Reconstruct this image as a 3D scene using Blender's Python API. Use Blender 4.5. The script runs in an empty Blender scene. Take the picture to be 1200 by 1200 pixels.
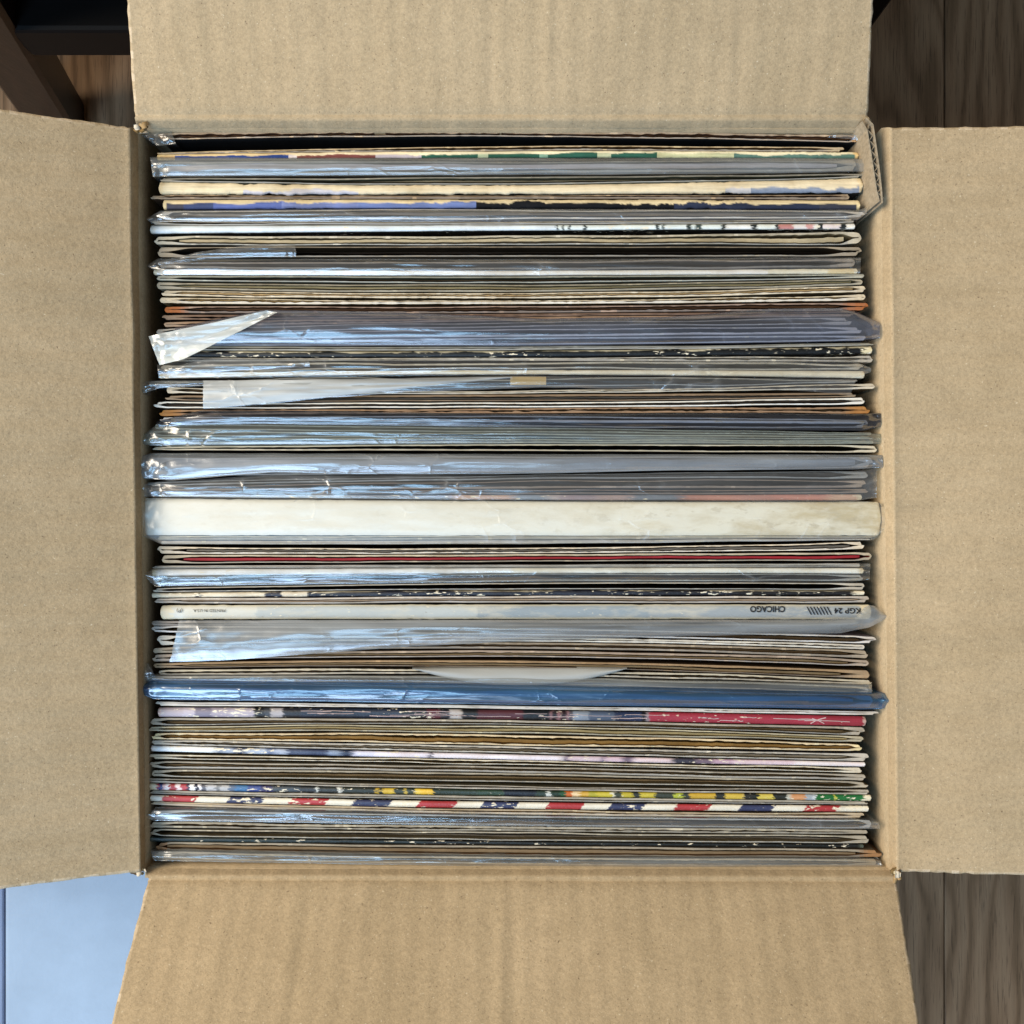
import bpy, bmesh, math, random
from mathutils import Vector, noise, Matrix

# ------------------------------------------------------------------ camera, world, lights, exposure
scene = bpy.context.scene
COL = scene.collection
D = 0.45            # camera height above the rim of the carton
F = 1205.0          # focal length in photograph pixels (1200 px wide)
cam_d = bpy.data.cameras.new("camera")
cam = bpy.data.objects.new("camera", cam_d)
COL.objects.link(cam)
cam.location = (0, 0, D)
cam.rotation_euler = (0, 0, 0)
cam_d.sensor_width = 36.0
cam_d.lens = 36.0 * F / 1200.0
cam_d.clip_start = 0.01
cam_d.clip_end = 50
scene.camera = cam

world = bpy.data.worlds.new("World")
scene.world = world
world.use_nodes = True
bg = world.node_tree.nodes["Background"]
bg.inputs[0].default_value = (1.0, 0.92, 0.80, 1)
bg.inputs[1].default_value = 0.16


def area(name, loc, target, sx, sy, power, color):
    l = bpy.data.lights.new(name, 'AREA')
    l.shape = 'RECTANGLE'
    l.size, l.size_y = sx, sy
    l.energy = power
    l.color = color
    o = bpy.data.objects.new(name, l)
    COL.objects.link(o)
    o.location = loc
    o.rotation_euler = (Vector(target) - Vector(loc)).to_track_quat('-Z', 'Y').to_euler()
    return o


# cool daylight from a window beyond the lower left, soft warm room light from above left
area("window_light", (-0.62, -1.60, 0.92), (0, 0, 0), 0.9, 1.1, 25, (0.48, 0.70, 1.0))
area("skylight", (-0.36, -0.50, 1.50), (0, 0, 0), 0.36, 0.90, 10.0, (0.38, 0.68, 1.0))
area("room_light", (-1.62, 0.40, 1.58), (0, 0, 0), 1.4, 1.3, 77, (1.0, 0.89, 0.73))

scene.view_settings.view_transform = 'Standard'
scene.view_settings.look = 'None'
scene.view_settings.exposure = 0.0
scene.view_settings.gamma = 1.0
scene.cycles.max_bounces = 8
scene.cycles.transparent_max_bounces = 24

rnd = random.Random(7)


# ------------------------------------------------------------------ helpers
def P(px, py, z):
    """a point of the place at height z, given where it shows in the 1200 px photograph"""
    s = (D - z) / F
    return Vector(((px - 600.0) * s, (600.0 - py) * s, z))


def lin(h):
    h = h.lstrip('#')
    r = []
    for i in (0, 2, 4):
        c = int(h[i:i + 2], 16) / 255.0
        r.append(c / 12.92 if c <= 0.04045 else ((c + 0.055) / 1.055) ** 2.4)
    return (r[0], r[1], r[2], 1.0)


def mixc(a, b, t):
    return tuple(a[i] * (1 - t) + b[i] * t for i in range(3)) + (1.0,)


def curve(v, x):
    """v: (left, mid, right) at 190, 600, 980 or a list of points"""
    if isinstance(v, tuple):
        x0, x1, x2 = 190.0, 600.0, 980.0
        a, b, c = v
        return (a * (x - x1) * (x - x2) / ((x0 - x1) * (x0 - x2)) + b * (x - x0) * (x - x2) / ((x1 - x0) * (x1 - x2))
                + c * (x - x0) * (x - x1) / ((x2 - x0) * (x2 - x1)))
    if x <= v[0][0]:
        return v[0][1]
    for (xa, ya), (xb, yb) in zip(v, v[1:]):
        if x <= xb:
            t = (x - xa) / (xb - xa)
            return ya + (yb - ya) * t
    return v[-1][1]


def n1(x, seed, f):
    return noise.noise(Vector((x * f, seed * 7.31, seed * 1.7)))


class MB:
    def __init__(self):
        self.v, self.f, self.c, self.s = [], [], [], []

    def add(self, p):
        self.v.append(tuple(p))
        return len(self.v) - 1

    def face(self, idx, col, smooth=False):
        self.f.append(tuple(idx))
        self.c.append(col)
        self.s.append(smooth)

    def box(self, a, b, col):
        (x0, y0, z0), (x1, y1, z1) = a, b
        i = [self.add(p) for p in ((x0, y0, z0), (x1, y0, z0), (x1, y1, z0), (x0, y1, z0),
                                   (x0, y0, z1), (x1, y0, z1), (x1, y1, z1), (x0, y1, z1))]
        for q in ((3, 2, 1, 0), (4, 5, 6, 7), (0, 1, 5, 4), (1, 2, 6, 5), (2, 3, 7, 6), (3, 0, 4, 7)):
            self.face([i[k] for k in q], col)

    def prism(self, poly, z0, z1, col, axis=None):
        """poly: list of (x,y); axis None = up"""
        lo = [self.add((x, y, z0)) for x, y in poly]
        hi = [self.add((x, y, z1)) for x, y in poly]
        n = len(poly)
        self.face(hi, col)
        self.face(lo[::-1], col)
        for k in range(n):
            self.face([lo[k], lo[(k + 1) % n], hi[(k + 1) % n], hi[k]], col)

    def build(self, name, mat, parent=None, origin=None, fix=True):
        me = bpy.data.meshes.new(name)
        org = Vector(origin) if origin else Vector((0, 0, 0))
        me.from_pydata([tuple(Vector(p) - org) for p in self.v], [], self.f)
        at = me.color_attributes.new("print", 'FLOAT_COLOR', 'CORNER')
        buf = []
        for poly, c in zip(me.polygons, self.c):
            buf.extend(list(c) * poly.loop_total)
        at.data.foreach_set("color", buf)
        me.polygons.foreach_set("use_smooth", self.s)
        if fix:
            bm = bmesh.new()
            bm.from_mesh(me)
            bmesh.ops.recalc_face_normals(bm, faces=bm.faces)
            bm.to_mesh(me)
            bm.free()
        me.materials.append(mat)
        o = bpy.data.objects.new(name, me)
        COL.objects.link(o)
        if parent:
            o.parent = parent
        o.location = org
        return o


def empty(name, loc=(0, 0, 0)):
    o = bpy.data.objects.new(name, None)
    o.empty_display_size = 0.02
    COL.objects.link(o)
    o.location = loc
    return o


def tag(o, label=None, cat=None, group=None, kind=None):
    if label: o["label"] = label
    if cat: o["category"] = cat
    if group: o["group"] = group
    if kind: o["kind"] = kind
    return o


# ------------------------------------------------------------------ materials
class NT:
    def __init__(self, name):
        self.m = bpy.data.materials.new(name)
        self.m.use_nodes = True
        self.t = self.m.node_tree
        self.t.nodes.clear()
        self.out = self.t.nodes.new('ShaderNodeOutputMaterial')

    def n(self, ty, **kw):
        nd = self.t.nodes.new(ty)
        for k, v in kw.items():
            if k.startswith('i_'):
                key = k[2:]
                key = int(key) if key.isdigit() else key.replace('_', ' ')
                nd.inputs[key].default_value = v
            else:
                setattr(nd, k, v)
        return nd

    def l(self, a, b):
        self.t.links.new(a, b)

    def mapping(self, scale, coord='Object'):
        tc = self.n('ShaderNodeTexCoord')
        mp = self.n('ShaderNodeMapping')
        mp.inputs['Scale'].default_value = scale
        self.l(tc.outputs[coord], mp.inputs['Vector'])
        return mp.outputs[0]

    def noise(self, vec, scale=1.0, detail=4.0, rough=0.55):
        nd = self.n('ShaderNodeTexNoise', i_Scale=scale, i_Detail=detail, i_Roughness=rough)
        self.l(vec, nd.inputs['Vector'])
        return nd.outputs[0]

    def ramp(self, fac, stops):
        r = self.n('ShaderNodeValToRGB')
        e = r.color_ramp.elements
        while len(e) > 1:
            e.remove(e[-1])
        e[0].position, e[0].color = stops[0]
        for p, c in stops[1:]:
            k = e.new(p)
            k.color = c
        self.l(fac, r.inputs[0])
        return r.outputs[0]

    def mix(self, a, b, fac, mode='MIX'):
        m = self.n('ShaderNodeMix', data_type='RGBA', blend_type=mode)
        for v, i in ((fac, 0), (a, 6), (b, 7)):
            if hasattr(v, 'links'):
                self.l(v, m.inputs[i])
            else:
                m.inputs[i].default_value = v
        return m.outputs[2]

    def math(self, op, a, b=0.0):
        m = self.n('ShaderNodeMath', operation=op)
        for v, i in ((a, 0), (b, 1)):
            if hasattr(v, 'links'):
                self.l(v, m.inputs[i])
            else:
                m.inputs[i].default_value = v
        return m.outputs[0]

    def bump(self, h, strength, dist):
        b = self.n('ShaderNodeBump', i_Strength=strength, i_Distance=dist)
        self.l(h, b.inputs['Height'])
        return b.outputs[0]

    def principled(self, col, rough=0.6, spec=0.5, normal=None, metal=0.0, coat=0.0):
        p = self.n('ShaderNodeBsdfPrincipled')
        for v, k in ((col, 'Base Color'), (rough, 'Roughness'), (spec, 'Specular IOR Level'), (metal, 'Metallic'), (coat, 'Coat Weight')):
            if hasattr(v, 'links'):
                self.l(v, p.inputs[k])
            else:
                p.inputs[k].default_value = v
        if normal is not None:
            self.l(normal, p.inputs['Normal'])
        self.l(p.outputs[0], self.out.inputs[0])
        return self.m


GREY = lambda v: (v, v, v, 1)


def mat_paper(name, chips=0.0, chip_col='e6dcc4', rough=0.7, spec=0.3, edge_noise=0.35):
    """printed card: its colour is the colour attribute, worn through to raw card where chips"""
    t = NT(name)
    at = t.n('ShaderNodeAttribute', attribute_name='print')
    v = t.mapping((1, 1, 1))
    vs = t.mapping((60, 900, 400))
    fine = t.noise(vs, 1.0, 5, 0.65)
    broad = t.noise(v, 55.0, 4, 0.6)
    tone = t.ramp(fine, [(0.25, GREY(1 - edge_noise)), (0.5, GREY(0.95)), (0.75, GREY(1 + edge_noise * 0.6))])
    c = t.mix(at.outputs['Color'], tone, 1.0, 'MULTIPLY')
    tone2 = t.ramp(broad, [(0.3, (0.80, 0.76, 0.70, 1)), (0.55, GREY(1.0)), (0.8, (1.08, 1.06, 1.02, 1))])
    c = t.mix(c, tone2, 1.0, 'MULTIPLY')
    if chips > 0:
        vc = t.mapping((260, 900, 500))
        ch = t.noise(vc, 1.0, 3, 0.6)
        ch = t.math('ADD', ch, t.math('MULTIPLY', t.math('SUBTRACT', t.noise(v, 24.0, 3, 0.6), 0.5), 0.55))
        th = 0.72 - chips * 0.25
        mask = t.ramp(ch, [(th, GREY(0)), (th + 0.03, GREY(1))])
        c = t.mix(c, lin(chip_col), mask)
    nb = t.bump(t.noise(v, 900.0, 3, 0.6), 0.35, 0.0004)
    return t.principled(c, rough, spec, nb)


PAPER = mat_paper('card_edge')
PRINT = mat_paper('printed_spine', 0.26, rough=0.45, spec=0.5, edge_noise=0.18)
FLECKED = mat_paper('flecked_spine', 0.30, rough=0.45, spec=0.5, edge_noise=0.2)
CHIPPED = mat_paper('chipped_spine', 0.50, rough=0.45, spec=0.5, edge_noise=0.2)
TORN = mat_paper('torn_card', 0.0, rough=0.85, spec=0.2, edge_noise=0.30)


def mat_film(name, tint='e8ecf0', milk=0.2, rough=0.10, see='ffffff', gloss=1.5):
    t = NT(name)
    v = t.mapping((16, 170, 60))
    st = t.noise(v, 1.0, 3, 0.5)
    v2 = t.mapping((1, 1, 1))
    cr = t.noise(v2, 130.0, 3, 0.55)
    nb = t.bump(st, 0.10, 0.0012)
    bp = t.n('ShaderNodeBump', i_Strength=0.12, i_Distance=0.0006)
    t.l(cr, bp.inputs['Height'])
    t.l(nb, bp.inputs['Normal'])
    vo = t.n('ShaderNodeTexVoronoi', feature='DISTANCE_TO_EDGE', i_Scale=1.0)
    wp = t.n('ShaderNodeVectorMath', operation='ADD')
    ws = t.n('ShaderNodeVectorMath', operation='SCALE')
    ws.inputs[3].default_value = 0.9
    nz = t.n('ShaderNodeTexNoise', i_Scale=60.0, i_Detail=3.0)
    t.l(v2, nz.inputs['Vector'])
    t.l(nz.outputs[1], ws.inputs[0])
    t.l(t.mapping((55, 130, 55)), wp.inputs[0]); t.l(ws.outputs[0], wp.inputs[1])
    t.l(wp.outputs[0], vo.inputs['Vector'])
    where = t.ramp(t.noise(v2, 26.0, 3, 0.6), [(0.52, GREY(0)), (0.64, GREY(1))])
    crease = t.math('MULTIPLY', t.ramp(vo.outputs[0], [(0.0, GREY(1)), (0.05, GREY(0.25)), (0.14, GREY(0))]), where)
    bq = t.n('ShaderNodeBump', i_Strength=0.28, i_Distance=0.0009)
    t.l(crease, bq.inputs['Height'])
    t.l(bp.outputs[0], bq.inputs['Normal'])
    bp = bq
    tr = t.n('ShaderNodeBsdfTransparent')
    tr.inputs[0].default_value = lin(see)
    df = t.n('ShaderNodeBsdfDiffuse')
    df.inputs[0].default_value = lin(tint)
    t.l(bp.outputs[0], df.inputs['Normal'])
    mk = t.ramp(st, [(0.3, GREY(milk * 0.45)), (0.7, GREY(min(1, milk * 1.5)))])
    mk = t.math('MINIMUM', t.math('ADD', mk, t.math('MULTIPLY', crease, 0.12)), 0.95)
    m1 = t.n('ShaderNodeMixShader')
    t.l(mk, m1.inputs[0]); t.l(tr.outputs[0], m1.inputs[1]); t.l(df.outputs[0], m1.inputs[2])
    gl = t.n('ShaderNodeBsdfGlossy')
    gl.inputs['Roughness'].default_value = rough + 0.04
    gl.inputs[0].default_value = (1, 1, 1, 1)
    t.l(bp.outputs[0], gl.inputs['Normal'])
    fr = t.n('ShaderNodeFresnel', i_IOR=1.5)
    t.l(bp.outputs[0], fr.inputs['Normal'])
    fk = t.math('MULTIPLY', fr.outputs[0], gloss * 0.75)
    fk = t.math('MINIMUM', fk, 0.20)
    m2 = t.n('ShaderNodeMixShader')
    t.l(fk, m2.inputs[0]); t.l(m1.outputs[0], m2.inputs[1]); t.l(gl.outputs[0], m2.inputs[2])
    t.l(m2.outputs[0], t.out.inputs[0])
    return t.m


CLEAR = mat_film('clear_film', 'c8ccd0', 0.08, 0.17, 'f6f6f4', 3.2)
HAZY = mat_film('hazy_film', 'b4b8b8', 0.22, 0.20, 'f0f0ee', 3.0)
MILKY = mat_film('milky_film', 'c4c6c4', 0.62, 0.3, 'e8e8e6', 1.6)
WHITEFILM = mat_film('white_film', 'd8dcd8', 0.85, 0.18, 'f0f0f0', 2.0)
THIN = mat_film('thin_clear_film', 'ccd0d2', 0.05, 0.17, 'f8f8f6', 3.0)
SMOKY = mat_film('smoky_film', '4a5060', 0.12, 0.15, 'c4c8d0', 2.8)
BLUEFILM = mat_film('blue_film', '3f7cae', 0.26, 0.2, '7cb0d8', 3.6)


def mat_kraft(name, axis):
    """brown corrugated board; axis: direction the flutes run along"""
    t = NT(name)
    at = t.n('ShaderNodeAttribute', attribute_name='print')
    v = t.mapping((1, 1, 1))
    fib = t.noise(v, 620.0, 5, 0.75)
    fine = t.noise(v, 1500.0, 3, 0.7)
    spk = t.noise(v, 1000.0, 2, 0.5)
    big = t.noise(v, 9.0, 4, 0.6)
    med = t.noise(v, 60.0, 5, 0.65)
    wav = t.n('ShaderNodeTexWave', wave_type='BANDS', bands_direction='Y' if axis == 'x' else 'X')
    wav.inputs['Scale'].default_value = 32.0
    wav.inputs['Distortion'].default_value = 0.25
    wav.inputs['Detail'].default_value = 1.0
    wav.inputs['Detail Scale'].default_value = 3.0
    t.l(v, wav.inputs['Vector'])
    flu = t.noise(t.mapping((2, 90, 20) if axis == 'x' else (90, 2, 20)), 1.0, 3, 0.6)
    base = (0.435, 0.330, 0.200, 1)
    c = t.mix(base, t.ramp(fib, [(0.3, GREY(0.80)), (0.5, GREY(1)), (0.7, GREY(1.14))]), 1.0, 'MULTIPLY')
    c = t.mix(c, t.ramp(fine, [(0.3, GREY(0.88)), (0.7, GREY(1.10))]), 1.0, 'MULTIPLY')
    c = t.mix(c, t.ramp(med, [(0.3, (0.93, 0.925, 0.92, 1)), (0.7, (1.06, 1.06, 1.065, 1))]), 1.0, 'MULTIPLY')
    c = t.mix(c, t.ramp(big, [(0.3, (0.93, 0.92, 0.91, 1)), (0.7, (1.05, 1.05, 1.07, 1))]), 1.0, 'MULTIPLY')
    c = t.mix(c, t.ramp(flu, [(0.3, (0.955, 0.955, 0.95, 1)), (0.7, (1.045, 1.04, 1.04, 1))]), 1.0, 'MULTIPLY')
    stn = t.noise(v, 5.0, 5, 0.7)
    c = t.mix(c, (0.30, 0.21, 0.11, 1), t.ramp(stn, [(0.60, GREY(0)), (0.72, GREY(0.3))]))
    c = t.mix(c, (0.62, 0.52, 0.36, 1), t.ramp(spk, [(0.69, GREY(0)), (0.74, GREY(0.8))]))
    c = t.mix(c, (0.14, 0.095, 0.055, 1), t.ramp(spk, [(0.27, GREY(0.75)), (0.31, GREY(0))]))
    c = t.mix(c, at.outputs['Color'], 1.0, 'MULTIPLY')
    b1 = t.n('ShaderNodeBump', i_Strength=0.45, i_Distance=0.00035)
    t.l(wav.outputs[1], b1.inputs['Height'])
    b2 = t.n('ShaderNodeBump', i_Strength=0.6, i_Distance=0.0004)
    t.l(fib, b2.inputs['Height'])
    t.l(b1.outputs[0], b2.inputs['Normal'])
    b3 = t.n('ShaderNodeBump', i_Strength=0.4, i_Distance=0.0012)
    t.l(med, b3.inputs['Height'])
    t.l(b2.outputs[0], b3.inputs['Normal'])
    return t.principled(c, 0.8, 0.2, b3.outputs[0])


KRAFT_Y = mat_kraft('kraft_board_flutes_lengthwise', 'y')
KRAFT_X = mat_kraft('kraft_board_flutes_crosswise', 'x')


def mat_wood(name, c0, c1, c2, rough=0.45):
    t = NT(name)
    oi = t.n('ShaderNodeObjectInfo')
    tc = t.n('ShaderNodeTexCoord')
    add = t.n('ShaderNodeVectorMath', operation='ADD')
    sc = t.n('ShaderNodeVectorMath', operation='SCALE')
    sc.inputs[3].default_value = 9.0
    t.l(oi.outputs['Random'], sc.inputs[0])
    t.l(tc.outputs['Object'], add.inputs[0]); t.l(sc.outputs[0], add.inputs[1])

    def mp(s):
        m = t.n('ShaderNodeMapping')
        m.inputs['Scale'].default_value = s
        t.l(add.outputs[0], m.inputs[0])
        return m.outputs[0]
    warp = t.noise(mp((9, 2.2, 5)), 1.0, 3, 0.5)
    wv = t.n('ShaderNodeTexWave', wave_type='BANDS', bands_direction='X')
    wv.inputs['Scale'].default_value = 22.0
    wv.inputs['Distortion'].default_value = 0.0
    am = t.n('ShaderNodeVectorMath', operation='ADD')
    cx = t.n('ShaderNodeCombineXYZ')
    t.l(t.math('MULTIPLY', warp, 0.16), cx.inputs[0])
    t.l(add.outputs[0], am.inputs[0]); t.l(cx.outputs[0], am.inputs[1])
    t.l(am.outputs[0], wv.inputs['Vector'])
    gr = t.noise(mp((420, 14, 100)), 1.0, 5, 0.65)
    pore = t.noise(mp((900, 40, 100)), 1.0, 3, 0.6)
    c = t.ramp(wv.outputs[1], [(0.0, mixc(c0, c1, 0.35)), (0.35, c1), (1.0, c2)])
    c = t.mix(c, t.ramp(gr, [(0.3, GREY(0.74)), (0.6, GREY(0.97)), (0.8, GREY(1.08))]), 1.0, 'MULTIPLY')
    c = t.mix(c, t.ramp(pore, [(0.36, GREY(0.45)), (0.44, GREY(1.0))]), 0.7, 'MULTIPLY')
    v = t.math('MULTIPLY', oi.outputs['Random'], 0.3)
    c = t.mix(c, t.ramp(oi.outputs['Random'], [(0, GREY(0.85)), (1, GREY(1.12))]), 1.0, 'MULTIPLY')
    nb = t.bump(gr, 0.3, 0.0006)
    return t.principled(c, rough, 0.4, nb)


OAK = mat_wood('dark_oak', (0.18, 0.102, 0.05, 1), (0.31, 0.182, 0.098, 1), (0.36, 0.22, 0.122, 1))
CHAIRWOOD = mat_wood('stained_chair_wood', (0.006, 0.0025, 0.0015, 1), (0.012, 0.005, 0.003, 1), (0.017, 0.007, 0.004, 1), 0.35)


def mat_plain(name, col, rough=0.5, spec=0.5, var=0.1, bump=0.0):
    t = NT(name)
    v = t.mapping((1, 1, 1))
    nz = t.noise(v, 30.0, 5, 0.6)
    c = t.mix(col, t.ramp(nz, [(0.3, GREY(1 - var)), (0.7, GREY(1 + var))]), 1.0, 'MULTIPLY')
    nb = t.bump(t.noise(v, 500.0, 3), bump, 0.0003) if bump else None
    return t.principled(c, rough, spec, nb)


BLACKWOOD = mat_plain('black_lacquer', (0.0045, 0.004, 0.004, 1), 0.55, 0.12)
LIDMAT = mat_plain('sky_tinted_lid', (0.26, 0.34, 0.45, 1), 0.42, 0.45, 0.09, 0.5)  # blue of the reflected sky put into the base colour
RIMMAT = mat_plain('pale_lilac_rim', (0.50, 0.58, 0.78, 1), 0.4, 0.4, 0.03)
INK = mat_plain('black_ink', (0.02, 0.02, 0.022, 1), 0.6, 0.3)
FOAMGREY = mat_plain('grey_inner_paper', (0.36, 0.36, 0.34, 1), 0.5, 0.4, 0.05)
TAPE = mat_plain('tan_tape', (0.42, 0.29, 0.11, 1), 0.35, 0.5, 0.1)
TORNWHITE = mat_plain('torn_liner', (0.62, 0.56, 0.47, 1), 0.9, 0.1, 0.25, 0.8)

# ------------------------------------------------------------------ floor
FZ = -0.335
floor = MB()
floor.box((-2.0, -2.0, FZ - 0.03), (2.0, 2.0, FZ - 0.012), (0.02, 0.015, 0.012, 1))
floor = floor.build('floor', mat_plain('subfloor', (0.012, 0.01, 0.008, 1), 0.9), None)
tag(floor, kind='structure')
s_floor = (D - FZ) / F
seam0 = (58 - 600) * s_floor
pw = ((1107 - 58) * s_floor) / 4
for k in range(-3, 7):
    x0 = seam0 + k * pw
    x1 = x0 + pw
    yc = {4: [-1.3, -0.62, 0.9, 1.4], 3: [-1.3, -0.9, 0.75, 1.4]}.get(k, [-1.3, -1.3 + 0.35 * (k + 4) / 3.0, 0.2 + 0.1 * (k % 3), 1.4])
    for ya, yb in zip(yc, yc[1:]):
        m = MB()
        g = 0.0004
        dz = rnd.uniform(-0.0003, 0.0003)
        b = 0.0007
        pts_lo = [(x0 + g, ya + g), (x1 - g, ya + g), (x1 - g, yb - g), (x0 + g, yb - g)]
        pts_hi = [(x0 + g + b, ya + g + b), (x1 - g - b, ya + g + b), (x1 - g - b, yb - g - b), (x0 + g + b, yb - g - b)]
        cx, cy = (x0 + x1) / 2, (ya + yb) / 2
        bot = [m.add((x, y, FZ - 0.012)) for x, y in pts_lo]
        mid = [m.add((x, y, FZ - b + dz)) for x, y in pts_lo]
        hi = [m.add((x, y, FZ + dz)) for x, y in pts_hi]
        m.face(hi, GREY(1))
        for i in range(4):
            j = (i + 1) % 4
            m.face([mid[i], mid[j], hi[j], hi[i]], GREY(1))
            m.face([bot[i], bot[j], mid[j], mid[i]], GREY(1))
        m.build('plank', OAK, floor, (cx, cy, FZ))

# ------------------------------------------------------------------ chair behind the carton
ZS = -0.15                                   # top of its low stretcher
chair = empty('wooden_bench', (0, 0.36, FZ))
tag(chair, 'dark wooden bench with black stretcher, its lower legs showing behind the cardboard box', 'bench')
a = P(18.5, 39, ZS)
bb = P(1020, 40, ZS)
LW = 0.034


def leg(xa, xb, ya, yb, z1, mat, splay=0.0):
    m = MB()
    tp = 0.82
    cx, cy = (xa + xb) / 2, (ya + yb) / 2
    e = 0.003

    def ring(s, z):
        hx, hy = (xb - xa) / 2 * s, (yb - ya) / 2 * s
        ox = splay * (z - ZS)
        return [m.add((cx + ox + sx, cy + sy, z)) for sx, sy in ((-hx + e, -hy), (hx - e, -hy), (hx, -hy + e), (hx, hy - e),
                                                          (hx - e, hy), (-hx + e, hy), (-hx, hy - e), (-hx, -hy + e))]
    r = [ring(1.0, FZ), ring(1.0, -0.12), ring(1.0, z1)]
    for q, w in zip(r, r[1:]):
        for i in range(8):
            m.face([q[i], q[(i + 1) % 8], w[(i + 1) % 8], w[i]], GREY(1))
    m.face(r[-1], GREY(1)); m.face(r[0][::-1], GREY(1))
    o = m.build('leg', mat, chair)
    o.location = Vector(o.location) - chair.location
    return o


leg(a.x - LW, a.x, a.y, a.y + LW, 0.10, CHAIRWOOD, 0.2)
leg(bb.x - LW, bb.x, a.y, a.y + LW, 0.10, BLACKWOOD)
leg(a.x - LW, a.x, a.y + 0.40, a.y + 0.40 + LW, 0.10, CHAIRWOOD, 0.2)
leg(bb.x - LW, bb.x, a.y + 0.40, a.y + 0.40 + LW, 0.10, CHAIRWOOD)


def chair_box(name, p, q, mat):
    m = MB()
    m.box(p, q, GREY(1))
    o = m.build(name, mat, chair)
    o.location = Vector(o.location) - chair.location
    mod = o.modifiers.new('edge', 'BEVEL')
    mod.width = 0.003
    mod.segments = 2
    return o


chair_box('stretcher', (a.x - LW * 0.2, a.y + 0.0015, ZS - 0.035), (bb.x - LW, a.y + LW - 0.004, ZS), BLACKWOOD)
chair_box('stretcher', (a.x - LW + 0.006, a.y + LW, ZS - 0.035), (a.x - 0.006, a.y + 0.40, ZS - 0.002), BLACKWOOD)
chair_box('stretcher', (bb.x - LW + 0.006, a.y + LW, ZS - 0.035), (bb.x - 0.006, a.y + 0.40, ZS - 0.002), BLACKWOOD)
chair_box('shelf', (a.x - 0.004, a.y + LW, ZS - 0.022), (bb.x - LW - 0.01, a.y + 0.40, ZS - 0.012), BLACKWOOD)
chair_box('shading_seat', (a.x - 0.60, a.y + 0.016, 0.10), (bb.x + 0.30, a.y + 0.50, 0.125), BLACKWOOD)  # out of view; widened well past the legs to shade the floor below

# ------------------------------------------------------------------ box at the lower left, sky reflection put into its colour
ZB = -0.060
sb = empty('storage_box', (-0.12, -0.40, FZ))
tag(sb, 'smooth-topped box coloured sky-reflection blue, lilac rim, at the lower left corner of the cardboard box', 'box')


def sb_box(name, p, q, mat, bev=0.002):
    m = MB()
    m.box(p, q, GREY(1))
    o = m.build(name, mat, sb)
    o.location = Vector(o.location) - sb.location
    md = o.modifiers.new('edge', 'BEVEL')
    md.width = bev
    md.segments = 3
    return o


ex = P(5, 1140, ZB).x
sb_box('body', (ex + 0.004, -0.62, FZ), (0.11, -0.177, ZB - 0.022), LIDMAT)
sb_box('lid', (ex, -0.63, ZB - 0.02), (0.115, -0.1735, ZB), LIDMAT)
sb_box('rim', (ex - 0.016, -0.63, ZB - 0.03), (ex - 0.0012, -0.1735, ZB + 0.0005), RIMMAT)

# ------------------------------------------------------------------ the cardboard box
carton = empty('cardboard_box', (0, 0, FZ))
tag(carton, 'open brown corrugated cardboard box with four spread flaps, packed with record albums', 'box')
KR = GREY(1)


def child(m, name, mat):
    o = m.build(name, mat, carton)
    o.location = Vector(o.location) - carton.location
    return o


ZW = -0.004
# inner wall corners, going round (as they show at height ZW)
cTL, cTR, cBR, cBL = P(161, 150, ZW), P(1033, 150, ZW), P(1042, 1019, ZW), P(170, 1018, ZW)
TH = 0.004


def wall(pa, pb, out, mat):
    m = MB()
    o = Vector(out) * TH
    n = 30
    rows = [FZ + 0.001, -0.16, -0.05, -0.02, ZW]
    g = {}
    for i in range(n + 1):
        p = pa.lerp(pb, i / n)
        for j, z in enumerate(rows):
            bulge = -0.0006 * n1(i * 0.3 + j, 3 + pa.x * 10, 0.7) * (1 if 0 < i < n else 0)
            for k in (0, 1):
                q = p + o * k + Vector(out) * bulge
                g[i, j, k] = m.add((q.x, q.y, z))
    for i in range(n):
        for j in range(len(rows) - 1):
            for k in (0, 1):
                f = [g[i, j, k], g[i + 1, j, k], g[i + 1, j + 1, k], g[i, j + 1, k]]
                m.face(f if k else f[::-1], KR, True)
        m.face([g[i, 4, 0], g[i + 1, 4, 0], g[i + 1, 4, 1], g[i, 4, 1]], KR)
    return child(m, 'wall', mat)


wall(cTL, P(1021, 150, ZW), (0, 1, 0), KRAFT_Y)
wall(cBL, cBR, (0, -1, 0), KRAFT_Y)
wall(cTL, cBL, (-1, 0, 0), KRAFT_X)
wall(cTR, cBR, (1, 0, 0), KRAFT_X)
m = MB()
m.box((-0.17, -0.16, FZ + 0.0015), (0.17, 0.172, FZ + 0.005), KR)
child(m, 'bottom_panel', KRAFT_Y)


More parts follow.
